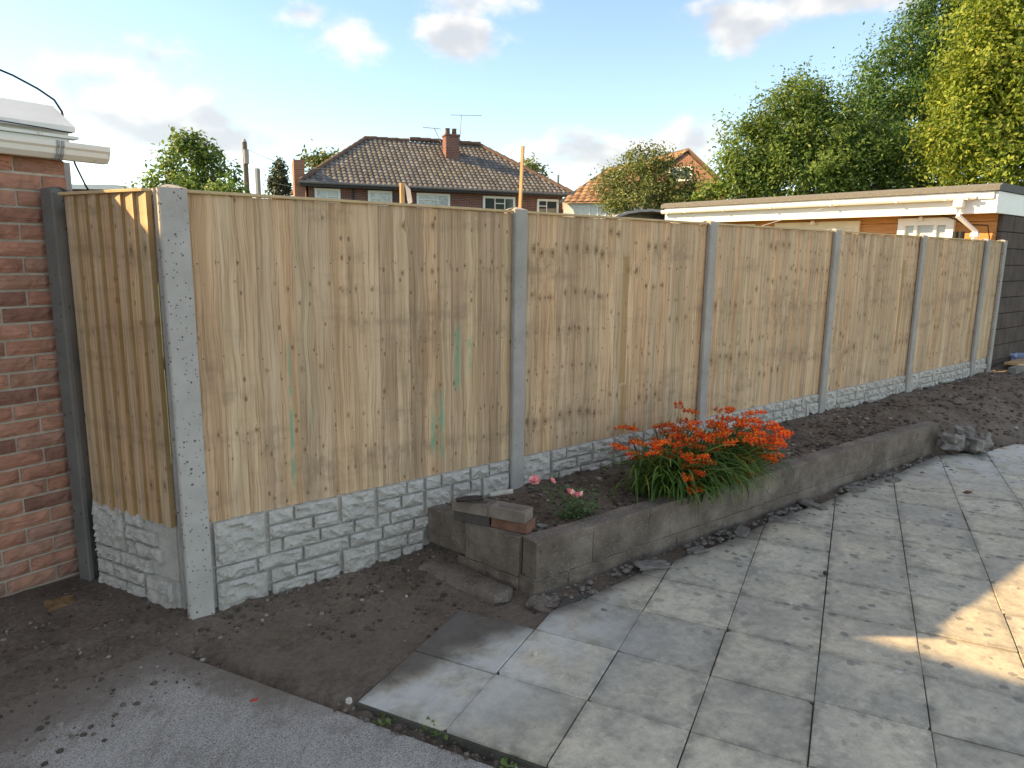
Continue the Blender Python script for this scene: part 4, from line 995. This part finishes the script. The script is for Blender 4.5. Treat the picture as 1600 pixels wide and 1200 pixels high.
for (a, b, c0, c1, bars, tr, cu) in ((.55, 1.60, 3.3, 4.36, (1.05,), [(1.07, 1.55, 4.05)], True), (2.75, 3.78, 3.3, 4.36, (3.30,), [(2.8, 3.28, 4.02)], True), (4.85, 6.35, 3.2, 4.34, (5.80,), [(4.9, 5.78, 4.06)], True),
                                (7.88, 9.42, 3.1, 4.33, (8.45, 8.92), [(8.47, 8.90, 4.02)], False), (10.50, 11.58, 3.1, 4.30, (10.98,), [(10.55, 10.96, 3.98)], False)):
    window(house, hf, a, b, c0, c1, bars, .10, glass=NETGLASS if cu else GLASS, trans=tr)
ch = MB(); ch.box((6.72, 2.35, 5.4), (7.36, 3.0, 7.15)); ch.box((6.68, 2.31, 7.15), (7.40, 3.04, 7.23)); cho = ch.build('chimney', HB, house)
for dx in (6.88, 7.2): MB().tube([(dx, 2.68, 7.23), (dx, 2.68, 7.46), (dx, 2.68, 7.52)], [.12, .10, .13], 10).build('chimney_pot', TILE2, cho)
MB().box((6.55, 2.0, 5.72), (7.50, 2.34, 5.86)).build('lead_flashing', GREYM, cho)
def aerial(x, y, z, h, lean, n, L, yaw):
    m = MB(); top = Vector((x + lean, y, z + h)); m.tube([(x, y, z), (x + lean * .5, y, z + h * .5), top], .018, 5)
    d = Vector((math.cos(yaw), math.sin(yaw), .04)); s_ = Vector((-d.y, d.x, 0)); m.tube([top - d * L * .35, top + d * L * .65], .014, 4)
    for k in range(n): c = top + d * L * (-.33 + k / (n - 1) * .95); m.tube([c - s_ * .16 - Vector((0, 0, .05)), c + s_ * .16 + Vector((0, 0, .05))], .007, 3)
    m.build('aerial', GREYM, house)
aerial(7.45, 2.6, 7.0, 1.15, .08, 9, 1.5, -.1); aerial(6.55, 2.6, 6.85, .62, -.32, 7, .8, 3.0)
ds = MB(); vs = [(0, 0, 0)]; fs = []
for k in range(12): a = k / 12 * 6.283; vs.append((math.cos(a) * .27, -.07, math.sin(a) * .30))
fs = [(0, 1 + k, 1 + (k + 1) % 12) for k in range(12)]; ds.add(vs, fs); ds.tube([(0, .01, 0), (0, .2, -.1)], .02, 5)
ds.build('satellite_dish', DARKPAINT, house, (4.12, .08, 4.05))
MB().box((-.24, .2, -.1), (.18, 1.6, 5.45)).build('side_chimney', HB2, house)
MB().tube([(11.85, 1.0, 4.9), (11.85, 1.0, 5.5)], .06, 8).build('vent_pipe', GREYM, house)
MB().tube([(2.15, .26, 0), (2.15, .26, 4.45)], .045, 8).build('downpipe', DARKPAINT, house)

# ------------------------------------------------------------------ gabled house further right
g2 = thing('gabled_house', 'brick gabled house with brown roof half hidden by the olive shrub', 'building', (0, 0, 0))
ga = atd(1073, 238, 32); gb = atd(1137, 300, 31.2)
gw = Vector((gb.x - ga.x, gb.y - ga.y, 0)); gwl = gw.length; gw.normalize()
HG = math.atan2(gw.y, gw.x); bk = atd(935, 272, 41) - ga; back = Vector((bk.x, bk.y, 0)).normalized()
GBm = farbrick('gable_red_brick', (.32, .13, .085), (.24, .095, .065), (.3, .25, .2), HG)
ez = gb.z; half = gwl + .9; apex = ga; le = Vector((ga.x, ga.y, 0)) - gw * half
zl = ez - .1
m = MB(); A = [Vector((gb.x, gb.y, -.1)), Vector((gb.x, gb.y, ez)), Vector((ga.x, ga.y, ga.z)), Vector((le.x, le.y, zl)), Vector((le.x, le.y, -.1))]
B_ = [p + back * 9 for p in A]; n = 5
m.add(A + B_, [(0, 1, 2, 3, 4), (9, 8, 7, 6, 5)] + [(i, (i + 1) % 5, 5 + (i + 1) % 5, 5 + i) for i in range(5)]); m.build('wall', GBm, g2)
up = Vector((0, 0, .08))
roof_plane(g2, A[3] - gw * .35 - Vector((0, 0, .22)) - back * .15 + up, A[3] - gw * .35 - Vector((0, 0, .22)) + back * 9 + up, A[2] - back * .15 + up, A[2] + back * 9 + up, .3, .3, mat=material('orange_brown_tiles', lambda t: (t.ramp(t.island(), [(0, (.20, .11, .06)), (1, (.36, .23, .14))]), .8, None)))
m = MB(); vv2 = [A[1] + gw * .2 - back * .15 + up - Vector((0, 0, .12)), A[2] - back * .15 + up, A[2] + back * 9 + up, A[1] + gw * .2 + back * 9 + up - Vector((0, 0, .12))]
m.add(vv2 + [p + Vector((0, 0, .09)) for p in vv2], [(0, 1, 2, 3), (7, 6, 5, 4), (0, 4, 5, 1), (2, 6, 7, 3), (0, 3, 7, 4), (1, 5, 6, 2)]); m.build('roof', TILE2, g2)
gf = lambda u, d, z: Vector((ga.x, ga.y, 0)) + gw * u + back * (d - .03) + Vector((0, 0, z))
window(g2, gf, -.85, .28, ga.z - 1.25, ga.z - .62, (-.25,), .07)
# rendered lower building in front of its left end
wb = atd(880, 345, 31); wb2 = atd(985, 345, 30)
rw = thing('white_house_wing', 'white rendered wing with brown roof right of the hipped house', 'building', (0, 0, 0))
du = (wb2 - wb); du.z = 0; dl = du.length; du.normalize(); dn_ = Vector((-du.y, du.x, 0)); wb0 = Vector((wb.x, wb.y, 0))
zt = atd(900, 318, 31).z
MB().prism([(wb0.x, wb0.y), ((wb0 + du * dl).x, (wb0 + du * dl).y), ((wb0 + du * dl + dn_ * 5).x, (wb0 + du * dl + dn_ * 5).y), ((wb0 + dn_ * 5).x, (wb0 + dn_ * 5).y)], 'z', -.1, zt).build('wall', plain('white_render', (.72, .71, .67), .9, .06, 3), rw)
rf_ = lambda u, d, z: wb0 + du * u + dn_ * d + Vector((0, 0, z))
for a in (.45, 1.5): window(rw, rf_, a, a + .75, zt - .75, zt - .12, (a + .37,), .05)
p0 = wb0 - dn_ * .3 - du * .2 + Vector((0, 0, zt)); p1 = p0 + du * (dl + .4); p2 = p1 + dn_ * 2.9 + Vector((0, 0, 1.75)); p3 = p0 + dn_ * 2.9 + du * 1.5 + Vector((0, 0, 1.75))
roof_plane(rw, p0, p1, p3, p2, .3, .3, mat=bpy.data.materials['orange_brown_tiles'])
MB().add([p0.lerp(p3, .55) + du * .9 + Vector((0, -.06, .12)), p0.lerp(p3, .55) + du * 1.25 + Vector((0, -.06, .12)), p0.lerp(p3, .85) + du * 1.1 + Vector((0, -.06, .12)), p0.lerp(p3, .85) + du * .75 + Vector((0, -.06, .12))], [(0, 1, 2, 3)]).build('skylight', WHITE, rw)

# curved-roof garden store in front of the outbuilding
bs = thing('barrel_roof_store', 'low grey store with curved corrugated roof beside white fascia', 'shed', (0, 0, 0))
c0 = atd(1018, 343, 15); a_ = Vector((.80, -.6, 0)).normalized(); b_ = Vector((.6, .8, 0)); m = MB(); vs = []; fs = []; n = 22
for k in range(n + 1):
    t = math.pi * (.03 + .94 * k / n); 
    for e in (0, 2.4): vs.append(Vector((c0.x, c0.y, 0)) - a_ * math.cos(t) * .95 + b_ * e + Vector((0, 0, c0.z - .17 + .38 * math.sin(t) + (.012 if k % 2 else 0))))
for k in range(n): fs.append((2 * k, 2 * k + 1, 2 * k + 3, 2 * k + 2))
m.add(vs, fs); ob = m.build('roof', GREYM, bs); q = ob.modifiers.new('s', 'SOLIDIFY'); q.thickness = .05
zz = c0.z - .17; cc = Vector((c0.x, c0.y, 0))
MB().prism([tuple((cc - a_ * .9 + b_ * .06)[:2]), tuple((cc + a_ * .9 + b_ * .06)[:2]), tuple((cc + a_ * .9 + b_ * 2.3)[:2]), tuple((cc - a_ * .9 + b_ * 2.3)[:2])], 'z', -.1, zz).build('wall', DARKPAINT, bs)

# distant roof, poles, stakes, wires
dr_ = thing('distant_bungalow', 'far dark red roof with white eaves seen beside the gutter', 'building', (0, 0, 0))
q0 = atd(60, 283, 40); q1 = atd(180, 288, 40); q0z = q1.z
m = MB(); u_ = (q1 - q0); u_.z = 0; ul = u_.length; u_.normalize(); n_ = Vector((-u_.y, u_.x, 0)); q0 = Vector((q0.x, q0.y, 0))
def qb(a0, a1, d0, d1, z0, z1, name, mt):
    m = MB(); m.prism([tuple((q0 + u_ * a + n_ * d)[:2]) for a, d in ((a0, d0), (a1, d0), (a1, d1), (a0, d1))], 'z', z0, z1); return m.build(name, mt, dr_)
qb(-2, ul - .35, .2, 6, -.1, q0z - .3, 'wall', plain('bungalow_wall', (.16, .07, .06), .9)); qb(-2, ul, 0, 6.2, q0z - .28, q0z - .04, 'fascia', WHITE)
m = MB(); a, b, c_, d_ = [q0 + u_ * s + n_ * e + Vector((0, 0, z)) for s, e, z in ((-2, 0, q0z - .03), (ul, 0, q0z - .03), (ul - .6, 3, q0z + .12), (-2, 3, q0z + .12))]
m.add([a, b, c_, d_], [(0, 1, 2, 3)]); m.build('roof', TILE2, dr_)
tp = atd(382, 222, 32); tb = atd(385, 298, 32)
pole = thing('telegraph_pole', 'wooden telegraph pole with wires behind the corner post', 'pole', (tp.x, tp.y, 0))
MB().tube([(0, 0, -.1), (0, 0, tp.z)], [.15, .10], 10).build('shaft', plain('pole_wood', (.17, .15, .125), .9, .2, 6), pole)
MB().tube([(0, -.14, tp.z - .95), (0, -.14, tp.z - .35)], .12, 8).build('junction_box', GREYM, pole)
MB().tube([(0, 0, tp.z), (0, 0, tp.z + .14)], [.11, .03], 8).build('cap', GREYM, pole)
for (px, py, d) in ((560, 258, 27), (520, 262, 45), (450, 290, 24)):
    e = atd(px, py, d) - Vector((tp.x, tp.y, 0)); s_ = Vector((0, 0, tp.z - .25))
    MB().tube([s_.lerp(e, k / 10) - Vector((0, 0, .45 * math.sin(math.pi * k / 10))) for k in range(11)], .008, 4).build('wire', BLACK, pole)
p2_ = atd(402, 263, 27); sp = MB().box((-.09, -.06, -.1), (.09, .06, p2_.z)).build('short_post', GREYM, None, (p2_.x, p2_.y, 0), .6, bevel=.01); tag(sp, 'short grey post right of the telegraph pole', 'post')
# timber stakes on the neighbour's side
a = aty(817, 228, .35); b = Vector((a.x - .075, .33, 1.0)); d_ = (a - b).normalized()
st_ = MB().box((-.010, -.006, 0), (.010, .006, (a - b).length)).build('timber_stake', RAWWOOD, None, b, None); st_.rotation_euler = d_.to_track_quat('Z', 'Y').to_euler(); tag(st_, 'thin leaning timber stake behind the second post', 'stake', 'stakes behind the fence')
a = aty(628, 286, .4); st2 = MB().box((-.012, -.009, 0), (.012, .009, a.z - .8)).build('timber_stake', RAWWOOD, None, (a.x, .4, .8)); tag(st2, 'short upright stake carrying a pale rag', 'stake', 'stakes behind the fence')
rg = MB().add([(0, 0, 0), (.03, -.01, -.03), (.055, .01, -.10), (.03, .012, -.12), (.012, .004, -.06)], [(0, 1, 2, 3, 4)]).build('rag', WHITE, None, (a.x + .012, .385, a.z - .005)); q = rg.modifiers.new('s', 'SOLIDIFY'); q.thickness = .004; tag(rg, 'pale rag tied to the short stake', 'rag')
# washing line from the outbuilding
wl = MB().tube([(9.72, 2.3, 2.47), (8.2, 2.1, 2.22), (7.0, 1.9, 2.02)], .004, 4).build('washing_line', WHITE, None); tag(wl, 'thin pale line slung from the outbuilding gutter', 'line')

# ------------------------------------------------------------------ trees
def crown(name, mat, parent, blobs, n, leaf, seed, clump=.38, per=26, updir=.35, narrow=.52):
    """leaves grouped in clumps spread through ellipsoid blobs; each leaf is a folded two-triangle blade"""
    rnd = random.Random(seed); m = MB(); vol = [b[1][0] * b[1][1] * b[1][2] for b in blobs]; tot = sum(v ** .72 for v in vol); cl = []
    for b, v in zip(blobs, vol):
        k = max(2, int(n / per * (v ** .72) / tot)); c, r = b
        for q in range(k):
            d = Vector((rnd.gauss(0, 1), rnd.gauss(0, 1), rnd.gauss(.1, 1))).normalized(); rad = rnd.uniform(.45, 1.0) ** .6 * rnd.uniform(.86, 1.06)
            p = Vector((c[0] + d.x * r[0] * rad, c[1] + d.y * r[1] * rad, c[2] + d.z * r[2] * rad)); cl.append((p, d))
            out = (d + Vector((0, 0, updir))).normalized(); cs = clump * rnd.uniform(.6, 1.3)
            for w in range(int(per * rnd.uniform(.6, 1.4))):
                o_ = Vector((rnd.gauss(0, .40), rnd.gauss(0, .40), rnd.gauss(0, .34))) * cs + out * rnd.uniform(-.3, .9) * cs
                a = p + o_; nn = (out * .9 + Vector((rnd.gauss(0, .62), rnd.gauss(0, .62), rnd.gauss(.15, .62)))).normalized(); L = leaf * rnd.uniform(.65, 1.35)
                dr2 = nn.cross(Vector((rnd.gauss(0, 1), rnd.gauss(0, 1), rnd.gauss(0, 1)))).normalized(); dr2 = (dr2 - Vector((0, 0, .25))).normalized(); s_ = nn.cross(dr2).normalized()
                m.add([a, a + dr2 * L * .45 - s_ * L * narrow * .5 + nn * L * .06, a + dr2 * L, a + dr2 * L * .45 + s_ * L * narrow * .5 + nn * L * .06], [(0, 1, 2), (0, 2, 3)])
    me = bpy.data.meshes.new(name); me.from_pydata(m.v, [], m.f); me.update(); link(name, me, mat, parent); return cl
def tree(name, label, base, blobs, n, leaf, mat, seed, trunk=.15, clump=.38, per=26, limbs=14, group='trees and shrubs beyond the fence', narrow=.52, updir=.35, twigs=0):
    t = thing(name, label, 'tree', (base[0], base[1], -.1), 0, group); B0 = Vector((base[0], base[1], -.1))
    bl = [((b[0][0] - B0.x, b[0][1] - B0.y, b[0][2] - B0.z), b[1]) for b in blobs]
    cl = crown('crown', mat, t, bl, n, leaf, seed, clump, per, updir, narrow); rnd = random.Random(seed)
    cx = sum((Vector(b[0]) for b in bl), Vector()) / len(bl); zmin = min(b[0][2] - b[1][2] for b in bl)
    fork = Vector((cx.x * .5, cx.y * .5, max(.4, zmin + .3))); m = MB()
    m.tube([(0, 0, 0), fork * .5 + Vector((.04, .02, fork.z * .0)), fork, fork.lerp(cx, .6), cx + Vector((0, 0, .2))], [trunk, trunk * .85, trunk * .75, trunk * .5, trunk * .15], 8)
    for k in range(limbs):
        p, d = cl[rnd.randrange(len(cl))]; s_ = fork.lerp(cx, rnd.uniform(0, .75)); mm = s_.lerp(p, .5) + Vector((rnd.gauss(0, .1), rnd.gauss(0, .1), rnd.uniform(-.05, .25)))
        m.tube([s_, mm, p], [trunk * .34, trunk * .2, trunk * .05], 5, False)
    m.build('trunk', BARK, t)
    return t
def B(px, py, d, rw, rh, rd_=None):
    c = atd(px, py, d); k = d / FPX; return ((c.x, c.y, c.z), (rw * k, (rd_ or rw) * k, rh * k))
def base_of(px, d): c = atd(px, 400, d); return (c.x, c.y)
# young tree behind the return panel
tree('young_tree', 'young light green tree rising behind the corner post', base_of(297, 22), [B(297, 262, 22, 44, 44), B(292, 235, 22, 26, 32), B(258, 280, 22, 28, 20), B(340, 278, 22, 30, 22), B(300, 300, 22, 60, 25), B(318, 245, 22, 22, 24)], 5200, .15, LEAF_MID, 1, .09, .30, 20, 16, updir=.8)
tree('garden_shrub', 'small green shrub between young tree and telegraph pole', base_of(362, 20), [B(360, 300, 20, 17, 20), B(345, 305, 20, 20, 14), B(372, 310, 20, 12, 14)], 800, .13, LEAF_MID, 2, .04, .2, 18, 5)
tree('garden_shrub', 'wispy twig-ended shrub top left of young tree', base_of(225, 21), [B(222, 300, 21, 16, 14), B(240, 310, 21, 26, 16)], 500, .13, LEAF_MID, 3, .04, .2, 16, 5)
tree('conifer', 'dark conical conifer left of the hipped house', base_of(436, 38), [B(436, 262, 38, 7, 16), B(436, 278, 38, 12, 18), B(436, 300, 38, 17, 26)], 3600, .16, LEAF_CON, 4, .15, .22, 24, 4)
tree('background_tree', 'tree top showing over the left hip of the house', base_of(505, 44), [B(500, 258, 44, 26, 20), B(520, 262, 44, 26, 18)], 1500, .26, LEAF_OLIVE, 5, .2, .45, 20, 6)
tree('background_tree', 'tree top showing behind the right hip of the house', base_of(832, 44), [B(832, 268, 44, 20, 15), B(812, 272, 44, 20, 14)], 900, .24, LEAF_OLIVE, 6, .2, .4, 20, 5)
# olive shrub before the gabled house
tree('olive_tree', 'loose olive-green tree in front of the gabled house', base_of(1000, 20), [B(1000, 280, 20, 52, 36), B(960, 297, 20, 36, 30), B(1045, 288, 20, 46, 34), B(1010, 252, 20, 40, 22), B(1010, 315, 20, 76, 26), B(1060, 310, 20, 40, 24)], 15000, .085, LEAF_OLIVE, 7, .09, .26, 26, 20, updir=.7)
tree('garden_shrub', 'small leafy shrub in front of the brick gable', base_of(1112, 19), [B(1110, 305, 19, 24, 16), B(1125, 300, 19, 12, 14)], 700, .13, LEAF_MID, 8, .04, .2, 16, 5)
# the three big ones at the right
tree('willow_leaved_tree', 'broad bushy green tree behind the outbuilding roof', base_of(1235, 18), [B(1180, 245, 18, 52, 62), B(1235, 205, 18, 58, 66), B(1290, 235, 18, 70, 75), B(1165, 285, 18, 45, 40), B(1240, 275, 18, 90, 50), B(1255, 165, 18, 36, 40), B(1345, 260, 18, 70, 62), B(1420, 270, 18, 80, 50)], 60000, .105, LEAF_MID, 9, .16, .36, 60, 26, narrow=.44, updir=.7)
tree('tall_dark_tree', 'tall dark green tree behind the bushy one', base_of(1440, 27), [B(1400, 130, 27, 66, 62), B(1455, 75, 27, 66, 66), B(1370, 185, 27, 56, 50), B(1500, 30, 27, 70, 70), B(1350, 220, 27, 40, 42), B(1450, 190, 27, 90, 70), B(1560, -20, 27, 90, 80)], 46000, .14, LEAF_DARK, 10, .28, .62, 70, 26, updir=.5)
tree('yellow_green_tree', 'large yellow-green tree at the right edge', base_of(1600, 15.5), [B(1560, 110, 15.5, 76, 76), B(1540, 200, 15.5, 74, 64), B(1600, 30, 15.5, 100, 84), B(1575, 255, 15.5, 80, 46), B(1490, 225, 15.5, 40, 50), B(1500, 150, 15.5, 34, 46), B(1660, 150, 15.5, 110, 120), B(1600, -60, 15.5, 90, 70)], 60000, .105, LEAF_YEL, 11, .18, .42, 70, 24, updir=.1)
